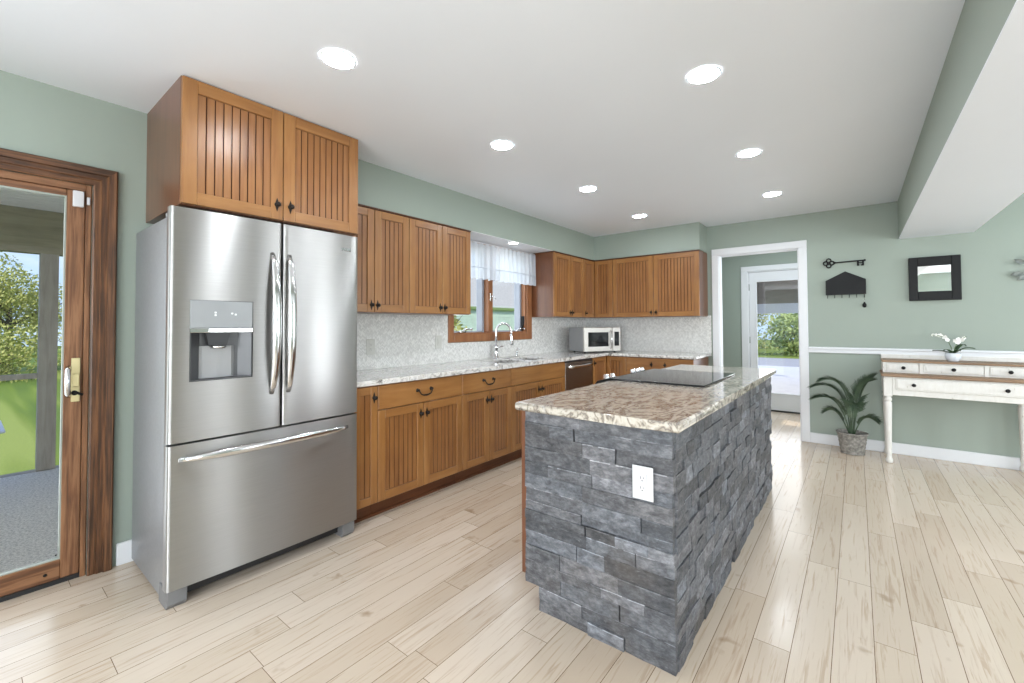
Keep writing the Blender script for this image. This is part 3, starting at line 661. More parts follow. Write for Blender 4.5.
# ------------------------------------------------------------------ dishwasher
def dishwasher():
    w = .622
    t = thing('dishwasher', 'smoky stainless dishwasher set under the worktop right of the sink cabinet', 'dishwasher', (0, 3.999, 0))
    b = MB(); b.box(.03, .6, .004, w - .004, .1, .866); b.obj('body', 'dark_plastic', t)
    b = MB(); b.box(.08, .56, .004, w - .004, 0, .099); b.obj('toe_kick', 'dark_plastic', t)
    b = MB(); b.box(.601, .63, .004, w - .004, .105, .845, .004, 2); b.obj('door', 'darksteel', t)
    b = MB(); b.box(.601, .618, .004, w - .004, .847, .866, .002); b.obj('control_strip', 'dark_plastic', t)
    b = MB(); b.tube([(.63, .05, .80), (.655, .07, .80), (.662, .16, .80), (.664, w / 2, .80), (.662, w - .16, .80), (.655, w - .07, .80), (.63, w - .05, .80)], .017, 10, ry=.009, side=(0, 0, 1)); b.obj('handle', 'steel_plain', t)
dishwasher()

# ------------------------------------------------------------------ worktop, sink, tap
WX = .652; holes = [(.14, .53, 3.13, 3.49), (.14, .53, 3.53, 3.90)]
b = MB()
def in_l(x, y):
    if any(h[0] < x < h[1] and h[2] < y < h[3] for h in holes): return False
    return (x < WX) or (y > D - WX)
b.slab([.009, .14, .53, WX, 1.70], [1.50, 3.13, 3.49, 3.53, 3.90, D - WX, D - .009], in_l, .8705, .9055, .010)
o = b.obj('worktop', 'granite'); o['label'] = 'L-shaped white speckled granite worktop along the window wall and far wall'; o['category'] = 'worktop'
def sink():
    t = thing('sink', 'stainless double-bowl sink set into the worktop below the window', 'sink', (0, 0, .7))
    for (x0, x1, y0, y1) in holes:
        b = MB(); x0 -= .004; x1 += .004; y0 -= .004; y1 += .004; zt, zb = .170, -.02; i = .03
        T = [(x0, y0), (x1, y0), (x1, y1), (x0, y1)]; B = [(x0 + i, y0 + i), (x1 - i, y0 + i), (x1 - i, y1 - i), (x0 + i, y1 - i)]
        for k in range(4):
            p, q = k, (k + 1) % 4
            b.face([(*T[p], zt), (*T[q], zt), (*B[q], zb), (*B[p], zb)]); b.face([(*T[p], zt), (*B[p], zb - .003), (*B[q], zb - .003), (*T[q], zt)])
        b.face([(*p, zb) for p in B]); b.face([(*p, zb - .003) for p in B[::-1]])
        bo = b.obj('bowl', 'steel_plain', t)
        b = MB(); b.lathe([(.03, 0), (.045, .002), (.042, .005), (.02, .004)], (x0 + x1) / 2, (y0 + y1) / 2, 20, cz=zb); b.obj('drain', 'chrome', bo)
sink()
def faucet():
    t = thing('faucet', 'tall chrome gooseneck faucet behind the sink', 'faucet', (.075, 3.515, .906))
    b = MB(); b.lathe([(.03, 0), (.03, .006), (.022, .012), (.021, .10), (.024, .105), (.024, .125), (.019, .135)]); b.obj('base', 'chrome', t)
    pts = [(0, 0, .12), (0, 0, .24)]; R = .085
    dirn = Vector((.55, .83, 0)).normalized()
    for k in range(0, 11): a = PI * k / 10; p = dirn * (R - R * math.cos(a)); pts.append((p.x, p.y, .27 + R * math.sin(a) * 1.15))
    e = dirn * (2 * R); pts += [(e.x, e.y, .245)]
    b = MB(); b.tube(pts, .0125, 12); b.obj('spout', 'chrome', t)
    b = MB(); b.tube([(e.x, e.y, .25), (e.x, e.y, .23), (e.x * 1.03, e.y * 1.03, .15), (e.x * 1.03, e.y * 1.03, .135)], [.014, .016, .021, .017], 14); b.obj('spray_head', 'chrome', t)
    b = MB(); b.tube([(.0, .018, .115), (.01, .055, .12), (.016, .10, .122)], [.011, .008, .006], 10); b.ball((0, .02, .115), .016); b.obj('lever', 'chrome', t)
faucet()
def soap():
    t = thing('soap_dispenser', 'little chrome soap pump standing at the back of the sink', 'soap dispenser', (.085, 3.86, .906))
    b = MB(); b.lathe([(.021, 0), (.021, .006), (.012, .012), (.011, .04), (.014, .045), (.014, .055)], n=16); b.obj('collar', 'chrome', t)
    b = MB(); b.tube([(0, 0, .05), (0, 0, .075), (.01, .0, .088), (.045, .0, .082)], [.007, .007, .008, .006], 10); b.obj('pump_head', 'chrome', t)
soap()

# ------------------------------------------------------------------ microwave
def microwave():
    a = math.radians(-27.5)      # front turned towards the room
    t = thing('microwave', 'stainless countertop microwave angled in the corner under the wall cabinets', 'microwave', (.435, 4.765, .9065), a)
    # local: x out of the front, y to the right along the front
    w, h, d = .555, .300, .35
    b = MB(); b.box(-d, -.028, .0, w, .014, .014 + h, .005); b.obj('body', 'grey_plastic', t)
    b = MB(); b.box(-.028, .0, 0, w * .775, .014, .014 + h, .006, 2); dd = b.obj('door', 'satin', t)
    b = MB(); b.box(.0, .0025, .062, w * .66, .075, .014 + h - .06, .001); b.obj('window', 'blackglass', dd)
    b = MB(); b.tube([(.0, w * .72, .05), (.022, w * .72, .06), (.024, w * .72, .16), (.022, w * .72, .265), (0, w * .72, .275)], .008, 8); b.obj('handle', 'steel_plain', dd)
    b = MB(); b.box(-.028, .0, w * .778, w, .014, .014 + h, .005, 2); p = b.obj('control_panel', 'satin', t)
    b = MB(); b.box(.0, .002, w * .825, w * .955, .08, .014 + h - .055, .001); b.obj('keypad', 'blackglass', p)
    for yy in (.05, w - .05):
        for xx in (-d + .05, -.06):
            b = MB(); b.lathe([(.013, 0), (.013, .014)], xx, yy, 10); b.obj('foot', 'dark_plastic', t)
microwave()

# ------------------------------------------------------------------ refrigerator
def fridge():
    Y0, Y1, YM = .570, 1.500, 1.050
    t = thing('refrigerator', 'stainless french-door refrigerator with ice dispenser standing by the patio door', 'refrigerator', (0, 0, 0))
    b = MB(); b.box(.02, .628, Y0 + .012, Y1 - .012, .092, 1.757); b.box(.02, .56, Y0 + .012, Y1 - .012, .022, .092); b.obj('body', 'fridge_side', t)
    def leaf(y0, y1, z0, z1, name, cav=None):
        """bowed front sheet with rounded edges, optional rectangular recess"""
        b = MB(); n = 14; ys = [y0 + (y1 - y0) * k / n for k in range(n + 1)]; zs = [z0, z1]
        if cav: ys = sorted(set([y for y in ys if not cav[0] - .012 < y < cav[1] + .012] + [cav[0], cav[1]])); zs = [z0, cav[2], cav[3], z1]
        def fx(y):
            e = min(y - y0, y1 - y); r = .016; base = .70 - .010 * ((y - (Y0 + Y1) / 2) / ((Y1 - Y0) / 2)) ** 2
            return base
        r = .014
        prof = [(y0, .642), (y0, fx(y0) - r)] + [(y0 + r * (1 - math.cos(PI / 2 * k / 4)), fx(y0) - r + r * math.sin(PI / 2 * k / 4)) for k in range(1, 5)] + [(y, fx(y)) for y in ys if y0 + r < y < y1 - r] + [(y1 - r * (1 - math.cos(PI / 2 * k / 4)), fx(y1) - r + r * math.sin(PI / 2 * k / 4)) for k in range(4, 0, -1)] + [(y1, fx(y1) - r), (y1, .642)]
        for j in range(len(zs) - 1):
            for i in range(len(prof) - 1):
                (ya, xa), (yb, xb) = prof[i], prof[i + 1]
                if cav and cav[0] - 1e-6 <= ya and yb <= cav[1] + 1e-6 and j == 1: continue
                b.face([(xa, ya, zs[j]), (xb, yb, zs[j]), (xb, yb, zs[j + 1]), (xa, ya, zs[j + 1])], 0, True)
        b.face([(x, y, z1) for y, x in prof]); b.face([(x, y, z0) for y, x in prof][::-1]); b.face([(.642, y0, z0), (.642, y0, z1), (.642, y1, z1), (.642, y1, z0)])
        bmesh.ops.remove_doubles(b.b, verts=b.b.verts[:], dist=1e-5)
        for e in b.b.edges:
            if len(e.link_faces) == 2 and e.calc_face_angle(0) > .6: e.smooth = False
        return b.obj(name, 'steel', t)
    cav = (.645, .908, 1.0, 1.375)
    dl = leaf(Y0, YM - .004, .732, 1.793, 'door', cav)
    # dispenser
    b = MB(); f = .0
    xf = .6935; xb = .648
    b.box(xb, xf + .004, cav[0] + .001, cav[1] - .001, 1.245, cav[3] - .001, .002); dp = b.obj('dispenser_panel', 'panel_grey', dl)
    b = MB(); b.prism([(xb + .002, cav[0] + .001), (xf + .004, cav[0] + .001), (xf + .012, cav[0] + .07), (xf + .014, (cav[0] + cav[1]) / 2), (xf + .012, cav[1] - .07), (xf + .004, cav[1] - .001), (xb + .002, cav[1] - .001)], 'z', 1.224, 1.2445, 0, .002); b.obj('dispenser_lip', 'steel_plain', dl)
    b = MB()
    y0, y1, z0, z1 = cav[0] + .001, cav[1] - .001, cav[2] + .001, 1.223
    b.box(xb - .004, xb, y0, y1, z0, z1); b.box(xb, xf, y0, y0 + .004, z0, z1); b.box(xb, xf, y1 - .004, y1, z0, z1); b.box(xb, xf + .003, y0 + .004, y1 - .004, z0, z0 + .006)
    b.prism([(xb, y0 + .004), (xf - .004, y0 + .004), (xb, y0 + .05)], 'z', z0 + .006, z1); b.prism([(xb, y1 - .004), (xb, y1 - .05), (xf - .004, y1 - .004)], 'z', z0 + .006, z1)
    b.obj('dispenser_recess', 'recess_grey', dl)
    b = MB(); yc = (y0 + y1) / 2 - .012
    b.prism([(yc - .052, 1.223), (yc - .04, 1.165), (yc + .035, 1.163), (yc + .05, 1.223)], 'x', xb, xf - .014); b.obj('dispenser_spout', 'dark_plastic', dl)
    b = MB(); b.lathe([(.03, 0), (.036, .01), (.03, .014)], xb + .022, yc, 16, cz=1.148); b.obj('nozzle', 'steel_plain', dl)
    b = MB(); b.prism([(xb, yc - .075), (xb + .012, yc - .06), (xb + .018, yc), (xb + .012, yc + .06), (xb, yc + .075)], 'z', 1.008, 1.16, 0, .002); b.obj('paddle', 'grey_plastic', dl)
    for yy, zz in ((.745, 1.318), (.745, 1.306), (.815, 1.315), (.830, 1.310)): b = MB(); b.box(xf + .004, xf + .005, yy - .004, yy + .004, zz - .004, zz + .004); b.obj('icon', 'icon', dl)
    def handle(door, y, sgn):
        b = MB(); pts = []; zs0, zs1 = .905, 1.632
        for k in range(17):
            u = k / 16; z = zs0 + (zs1 - zs0) * u; s = math.sin(PI * u) ** .55
            pts.append((.697 + .058 * s, y + sgn * .004 * s, z))
        rr = [.012 + .009 * min(1, 4 * min(k, 16 - k) / 16) for k in range(17)]
        b.tube(pts, rr, 12, ry=[.007 + .004 * min(1, 4 * min(k, 16 - k) / 16) for k in range(17)], side=(0, 1, 0)); b.obj('handle', 'steel_plain', door)
    handle(dl, .998, 1)
    d2 = leaf(YM + .002, Y1, .732, 1.793, 'door'); handle(d2, 1.083, -1)
    b = MB(); b.box(.690, .6945, 1.385, 1.447, 1.697, 1.717, .001); bd = b.obj('badge', 'steel_plain', d2)
    d3 = leaf(Y0, Y1, .088, .722, 'freezer_drawer')
    b = MB(); pts = []
    for k in range(21):
        u = k / 20; s = math.sin(PI * u) ** .5; pts.append((.692 + .056 * s, .612 + (1.432 - .612) * u, .655 + .006 * s))
    b.tube(pts, [.010 + .010 * min(1, 5 * min(k, 20 - k) / 20) for k in range(21)], 12, ry=[.006 + .006 * min(1, 5 * min(k, 20 - k) / 20) for k in range(21)], side=(0, 0, 1)); b.obj('handle', 'steel_plain', d3)
    b = MB(); b.box(.60, .615, Y0 + .08, Y1 - .08, .02, .082); b.box(.615, .622, Y0 + .08, Y1 - .08, .045, .05); b.obj('kick_grille', 'dark_plastic', t)
    for y0, y1 in ((Y0 + .008, Y0 + .085), (Y1 - .085, Y1 - .008)):
        b = MB(); b.prism([(.55, 0), (.655, 0), (.672, .02), (.672, .083), (.55, .083)], 'y', y0, y1, 0, .004); b.obj('foot', 'foot_grey', t)
    for yy in (Y0 + .012, Y1 - .06):
        b = MB(); b.box(.56, .68, yy, yy + .048, 1.757, 1.782, .004); b.obj('hinge_cover', 'grey_plastic', t)
    b = MB(); b.box(.629, .642, Y0 + .014, Y1 - .014, .095, 1.75); b.obj('door_gasket', 'dark_plastic', t)
fridge()

# ------------------------------------------------------------------ island
IX0, IX1, IY0, IY1 = 1.862, 2.546, 1.592, 3.872
RY0, RY1 = 2.535, 3.298; RXB = 2.412
def island():
    t = thing('island', 'kitchen island clad in stacked grey ledger stone in the middle of the floor', 'kitchen island', (2.2, 2.73, 0))
    def lo(b):
        for v in b.b.verts: v.co -= Vector((2.2, 2.73, 0))
        return b
    core_x1, core_y0 = IX1 - .028, IY0 + .028
    b = MB()
    for y0, y1 in ((core_y0, RY0 - .008), (RY1 + .008, IY1)):
        b.box(IX0 + .022, core_x1, y0, y1, .125, .865); b.box(IX0 + .10, core_x1, y0, y1, 0, .124)
    b.box(RXB + .01, core_x1, RY0 - .008, RY1 + .008, 0, .865); lo(b).obj('body', 'side', t)
    # doors on the range side (facing -x)
    for y0, y1 in ((IY0 + .03, 2.06), (2.06, 2.522), (3.31, IY1 - .004)):
        d = bead_door(t, -(y1 - 2.73), -(y0 - 2.73), .13, .86, 0, (-(y0 - 2.73) - .03, .78)); d.location = (IX0 + .022 - 2.2, 0, 0); d.rotation_euler = (0, 0, PI)
    # edge strip that shows beside the stone
    b = MB(); b.box(IX0 - .006, IX0 + .021, IY0 + .012, IY0 + .0285, .13, .868); lo(b).obj('edge_strip', 'side', t)
    # ledger stone: each block is its own irregular little slab, all of them one cladding
    def cladding(name, length, ztop, place, seed, len_rng, low_start=0.0):
        rng = random.Random(seed); b = MB(); lay = b.b.loops.layers.float_color.new('tone') if False else None
        tones = []
        z = 0.0; row = 0
        while z < ztop - .02:
            h = rng.choice((.040, .052, .052, .058, .064)); 
            if z + h > ztop - .03: h = ztop - z
            s = (low_start if z < .10 else 0.0); L_end = length
            while s < L_end - 1e-4:
                w = rng.uniform(*len_rng)
                if s + w > L_end - .07: w = L_end - s
                dep = rng.uniform(-.004, .004) - (.007 if rng.random() < .08 else 0)
                g = rng.choice((.55, .72, .85, .95, 1.05, 1.2, 1.55)) * rng.uniform(.93, 1.07); edge_glint = rng.choice((1, 1.3, 2.0, 2.6)); side_glint = rng.choice((1, 1, 1, 1.6)); warm = rng.uniform(-.03, .05)
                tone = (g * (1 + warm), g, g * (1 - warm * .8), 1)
                nu, nz = max(3, int(w / .022)), 5; grid = []; zf = (0, .10, .36, .64, .93, 1)
                gap = .0004; vg = rng.choice((.0004, .0004, .0004, .0006, .0028, .005)) if rng.random() < .8 else .0004
                for j in range(nz + 1):
                    r_ = []
                    for i in range(nu + 1):
                        u = s + gap + (w - gap - vg) * i / nu; zz = z + gap + (h - 2 * gap) * zf[j]
                        e = min(i, nu - i, j, nz - j)
                        d = dep + .005 * noise.fractal(Vector((u * 8 + seed, zz * 14, row * 3.1)), 1.0, 2.0, 4)
                        jz = .002 * noise.noise(Vector((u * 30, row * 7 + j, seed))) if 0 < j < nz else 0
                        r_.append(b.b.verts.new(place(u, d, zz + jz)))
                    grid.append(r_)
                fs = []
                for j in range(nz):
                    for i in range(nu): fs.append(b.b.faces.new((grid[j][i], grid[j][i + 1], grid[j + 1][i + 1], grid[j + 1][i])))
                ring = [grid[0][i] for i in range(nu + 1)] + [grid[j][nu] for j in range(1, nz + 1)] + [grid[nz][i] for i in range(nu - 1, -1, -1)] + [grid[j][0] for j in range(nz - 1, 0, -1)]
                def back(v):
                    return None
                bk = []
                for (j, i) in [(0, i) for i in range(nu + 1)] + [(j, nu) for j in range(1, nz + 1)] + [(nz, i) for i in range(nu - 1, -1, -1)] + [(j, 0) for j in range(nz - 1, 0, -1)]:
                    bk.append(b.b.verts.new(place(s + gap + (w - gap - vg) * i / nu, -.027, z + gap + (h - 2 * gap) * zf[j])))
                for k in range(len(ring)):
                    fs.append(b.b.faces.new((ring[k], bk[k], bk[(k + 1) % len(ring)], ring[(k + 1) % len(ring)])))
                for f in fs: f.smooth = False
                lip = set(fs[(nz - 1) * nu: nz * nu]); tones += [(f, tuple(c * (edge_glint if f in lip and (fs.index(f) * 7 + row) % 5 else 1.0) for c in tone[:3]) + (1,)) for f in fs]  # top faces lightened: the light that edges catch is in the tone
                s += w
            z += h; row += 1
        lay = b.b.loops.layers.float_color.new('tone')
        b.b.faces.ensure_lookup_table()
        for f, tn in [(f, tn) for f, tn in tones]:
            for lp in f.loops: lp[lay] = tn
        bmesh.ops.recalc_face_normals(b.b, faces=b.b.faces[:])
        return b.obj(name, 'stone', t)
    ox, oy = IX0 + .022 - 2.2, IY0 - 2.73
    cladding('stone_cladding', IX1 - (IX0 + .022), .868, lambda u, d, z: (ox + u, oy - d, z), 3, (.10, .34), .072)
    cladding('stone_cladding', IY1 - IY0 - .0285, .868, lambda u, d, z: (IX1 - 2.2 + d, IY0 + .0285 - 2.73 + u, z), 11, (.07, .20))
island()
b = MB(); ov = .034
b.slab([IX0 - .008, RXB - .012, IX1 + ov], [IY0 - ov, RY0 + .012, RY1 - .012, IY1 + ov], lambda x, y: not (x < RXB - .012 and RY0 < y < RY1), .869, .9055, .013)
o = b.obj('island_worktop', 'granite_island'); o['label'] = 'beige wavy granite slab with rounded edge on top of the stone island'; o['category'] = 'worktop'
def cooker():
    t = thing('range', 'black glass slide-in range set in the far half of the island worktop', 'range', (2.1, (RY0 + RY1) / 2, 0), PI)
    # local: x towards the sink side (front), y reversed
    w = (RY1 - RY0) / 2; back = -(RXB - 2.1); fr = 2.1 - 1.858
    b = MB(); b.box(back + .02, fr - .012, -w + .016, w - .016, .03, .868); b.obj('body', 'dark_plastic', t)
    b = MB(); b.box(back, fr + .012, -w, w, .9075, .9155, .003, 2); b.obj('cooktop', 'blackglass', t)
    b = MB(); b.prism([(fr - .008, .80), (fr + .085, .80), (fr + .12, .872), (fr + .105, .892), (fr + .013, .9145), (fr - .008, .906)], 'y', -w + .014, w - .014, 0, .003); cp = b.obj('control_panel', 'black', t)
    for y in (-.285, -.205, -.115, .225, .315):
        b = MB()
        for v in b.b.verts: pass
        b.lathe([(.021, 0), (.021, .006), (.016, .010), (.015, .026), (.008, .029)], 0, 0, 16)
        k = b.obj('knob', 'chrome', cp); k.location = (fr + .062, y, .9025); k.rotation_euler = (0, math.radians(14), 0)
    b = MB(); b.box(fr - .011, fr + .06, -w + .014, w - .014, .25, .79, .006); dd = b.obj('oven_door', 'darksteel', t)
    b = MB(); b.box(fr + .06, fr + .064, -.24, .24, .36, .64, .001); b.obj('oven_window', 'blackglass', dd)
    b = MB(); b.tube([(fr + .06, -.31, .74), (fr + .10, -.31, .745), (fr + .105, -.28, .745), (fr + .105, .28, .745), (fr + .10, .31, .745), (fr + .06, .31, .74)], .011, 10); b.obj('handle', 'steel_plain', dd)
    b = MB(); b.box(fr - .011, fr + .058, -w + .014, w - .014, .06, .245, .005); b.obj('warming_drawer', 'darksteel', t)
    for y in (-w + .06, w - .06):
        for x in (back + .07, fr - .06): b = MB(); b.lathe([(.02, 0), (.02, .03)], x, y, 10); b.obj('foot', 'black', t)
cooker()
def outlet(label, loc, rz, mat='white_plastic', kind='outlet', group='outlets'):
    # local: x out of the wall
    t = thing('electrical_outlet' if kind == 'outlet' else 'light_switch', label, kind, loc, rz, group)
    b = MB(); b.box(0, .006, -.04, .04, -.062, .062, .003, 2); p = b.obj('cover_plate', mat, t)
    b = MB(); b.box(.006, .009, -.0165, .0165, -.034, .034, .001); i = b.obj('insert', mat, t)
    if kind == 'outlet':
        b = MB()
        for z in (.018, -.018):
            b.box(.0088, .0094, -.0075, -.0055, z - .002, z + .007); b.box(.0088, .0094, .0055, .0075, z - .001, z + .006); b.box(.0088, .0094, -.002, .002, z - .010, z - .006)
        b.obj('slot', 'dark_plastic', i)
    else:
        b = MB(); b.prism([(.009, -.028), (.013, 0), (.010, .028), (.009, .028)], 'y', -.0125, .0125); b.obj('rocker', mat, i)
    return t
outlet('white electrical outlet on the stone end of the island', (2.438, IY0 - .010, .664), -PI / 2)
outlet('pale outlet on the mosaic backsplash close to the refrigerator', (.0085, 2.04, 1.085), 0, 'plate')
outlet('pale switch plate on the mosaic backsplash left of the sink window', (.0085, 2.765, 1.10), 0, 'plate', 'switch')

# ------------------------------------------------------------------ recessed lights
def can(label, loc, r=.066, lens='lens', group='recessed ceiling lights'):
    t = thing('recessed_light', label, 'ceiling light', loc, 0, group)
    b = MB(); n = 32; prof = [(r + .010, -.001), (r + .009, -.005), (r + .002, -.006), (r, -.003)]
    rings = [[b.b.verts.new((p[0] * math.cos(2 * PI * j / n), p[0] * math.sin(2 * PI * j / n), p[1])) for j in range(n)] for p in prof]
    for i in range(3):
        for j in range(n): f = b.b.faces.new((rings[i][j], rings[i + 1][j], rings[i + 1][(j + 1) % n], rings[i][(j + 1) % n])); f.smooth = True
    b.obj('trim_ring', 'white', t)
    b = MB(); b.face([(r * math.cos(-2 * PI * j / n), r * math.sin(-2 * PI * j / n), -.004) for j in range(n)]); b.obj('lens', lens, t)
    return t
c0 = can('lit recessed ceiling light in the row over the cabinets, nearest the refrigerator', (1.287, 1.022, H))
for x, y, lab in ((1.265, 2.19, 'lit recessed ceiling light in the row over the cabinets, second from the refrigerator'), (1.257, 3.37, 'lit recessed ceiling light in the row over the cabinets, third from the refrigerator'), (1.24, 4.563, 'lit recessed ceiling light closest to the kitchen corner above the microwave'),
                  (2.522, 2.17, 'largest lit recessed ceiling light, in the row over the island'), (2.507, 3.364, 'middle lit recessed ceiling light of the three in the row over the island'), (2.49, 4.561, 'lit recessed ceiling light nearest the white doorway')):
    dup(c0, (x, y, H), lab)
dup(c0, (2.25, 6.45, H), 'added unseen fill light in the hall ceiling beyond the white doorway')  # out-of-view lamp added to brighten the hall walls
can('small lit puck light in the white soffit underside above the sink window', (.262, 3.58, SZ), .05, 'lens_small', 'soffit light')
bpy.context.view_layer.update()

# ------------------------------------------------------------------ front door in the hall
d2 = struct('door_2', MB().box(DX0, DX1, YH + .10, YH + .118, 0, .012), 'dark_plastic')
b = MB(); b.box(1.724, DX0 + .004, YH - .018, YH, 0, DZ + .0, .004); b.box(DX1 - .004, 2.74, YH - .018, YH, 0, DZ, .004); b.box(1.724, 2.74, YH - .018, YH, DZ, 2.108, .004)
b.box(DX0, DX0 + .014, YH, YH + .1, 0, DZ); b.box(DX1 - .014, DX1, YH, YH + .1, 0, DZ); b.box(DX0, DX1, YH, YH + .1, DZ - .014, DZ); b.obj('casing', 'white', d2)
L0, L1, Z0, Z1 = 1.908, 2.556, .245, 1.895
b = MB(); y0, y1 = YH + .012, YH + .052
b.box(DX0 + .018, L0, y0, y1, .02, DZ - .018, .002); b.box(L1, DX1 - .018, y0, y1, .02, DZ - .018, .002); b.box(L0, L1, y0, y1, .02, Z0, .002); b.box(L0, L1, y0, y1, Z1, DZ - .018, .002); b.obj('slab', 'white', d2)
b = MB()
for q in ((L0, L0 + .02, Z0, Z1), (L1 - .02, L1, Z0, Z1), (L0, L1, Z0, Z0 + .02), (L0, L1, Z1 - .02, Z1)): b.box(q[0], q[1], y0 - .006, y0 + .01, q[2], q[3], .003)
b.obj('glazing_bead', 'white', d2)
b = MB(); b.box(L0 + .004, L1 - .004, y0 + .014, y0 + .02, Z0 + .004, Z1 - .004); b.obj('glass', make_glass('door_glass', .14), d2)
for z in (.25, 1.02, 1.80):
    b = MB(); b.box(DX0 + .006, DX0 + .022, y0 - .006, y0 + .002, z - .045, z + .045, .002); b.tube([(DX0 + .014, y0 - .006, z - .048), (DX0 + .014, y0 - .006, z + .048)], .006, 8); b.obj('hinge', 'greymetal', d2)
b = MB(); b.lathe([(.03, 0), (.03, -.006), (.012, -.012), (.011, -.04), (.026, -.05), (.028, -.065), (.012, -.078)], DX1 - .08, y0, 16, axis='y', cz=.93); b.obj('door_knob', 'brass', d2)
b = MB(); b.box(DX0 + .014, DX1 - .014, YH, YH + .1, 0, .018); b.obj('threshold', 'dark_plastic', d2)

# ------------------------------------------------------------------ console desk with small hutch
def desk():
    x0, x1, y0, y1 = 3.252, 4.188, 5.180, D - .021
    cx = (x0 + x1) / 2
    t = thing('console_desk', 'distressed white console desk with brown wood tops against the green wall', 'desk', (cx, y0, 0))
    X = (x1 - x0) / 2; Yd = y1 - y0
    for sx in (-1, 1):
        for yy in (.032, Yd - .032):
            b = MB(); px = sx * (X - .032)
            b.box(px - .03, px + .03, yy - .03, yy + .03, .60, .775, .003)
            b.lathe([(.018, 0), (.024, .008), (.026, .03), (.019, .05), (.017, .075), (.021, .09), (.0185, .12), (.024, .40), (.0275, .52), (.0275, .54), (.020, .55), (.027, .562), (.027, .58), (.021, .59), (.028, .60)], px, yy, 20)
            b.obj('leg', 'distressed', t)
    b = MB(); zb = .613
    b.box(-X + .063, X - .063, .006, .022, zb, .775, .002); b.box(-X + .004, -X + .022, .063, Yd - .063, zb, .775, .002); b.box(X - .022, X - .004, .063, Yd - .063, zb, .775, .002); b.box(-X + .063, X - .063, Yd - .02, Yd - .006, zb, .775, .002); b.obj('apron', 'distressed', t)
    b = MB(); b.box(-X - .012, X + .012, -.016, Yd, .777, .803, .005, 2); b.obj('desk_top', 'browntop', t)
    def drw(y, ya, yb, za, zb_, knobs):
        b = MB(); b.box(ya, yb, y - .010, y - .0003, za, zb_, .003); b.box(ya + .012, yb - .012, y - .013, y - .010, za + .012, zb_ - .012, .002); d = b.obj('drawer', 'distressed', t)
        for kx in knobs:
            b = MB(); b.lathe([(.006, 0), (.006, -.012), (.013, -.016), (.015, -.022), (.010, -.028), (.002, -.030)], kx, y - .010, 14, axis='y', cz=(za + zb_) / 2); b.obj('knob', 'black', d)
    drw(.006, -X + .085, X - .085, .662, .765, (-.265, .285))
    hy = .125
    b = MB(); b.box(-X + .004, -X + .022, hy, Yd, .804, .898, .002); b.box(X - .022, X - .004, hy, Yd, .804, .898, .002); b.box(-X + .022, X - .022, hy + .012, Yd, .804, .815); b.box(-X + .022, X - .022, hy + .012, Yd, .888, .898); b.box(-X + .022, X - .022, Yd - .01, Yd, .815, .888)
    for xx in (-.202, .198): b.box(xx - .012, xx + .012, hy + .002, Yd - .01, .804, .898)
    b.box(-X + .022, X - .022, hy + .013, hy + .03, .815, .888)
    b.obj('hutch', 'distressed', t)
    b = MB(); b.box(-X - .002, X + .002, hy - .008, Yd, .8985, .916, .004, 2); b.obj('hutch_top', 'browntop', t)
    b = MB(); b.box(-X, X, Yd - .016, Yd, .9165, .957, .003); b.obj('back_rail', 'distressed', t)
    for ya, yb, k in ((-X + .03, -.220, -.322), (-.184, .180, 0.0), (.216, X - .03, .328)): drw(hy + .012, ya, yb, .8175, .8865, (k,))
desk()
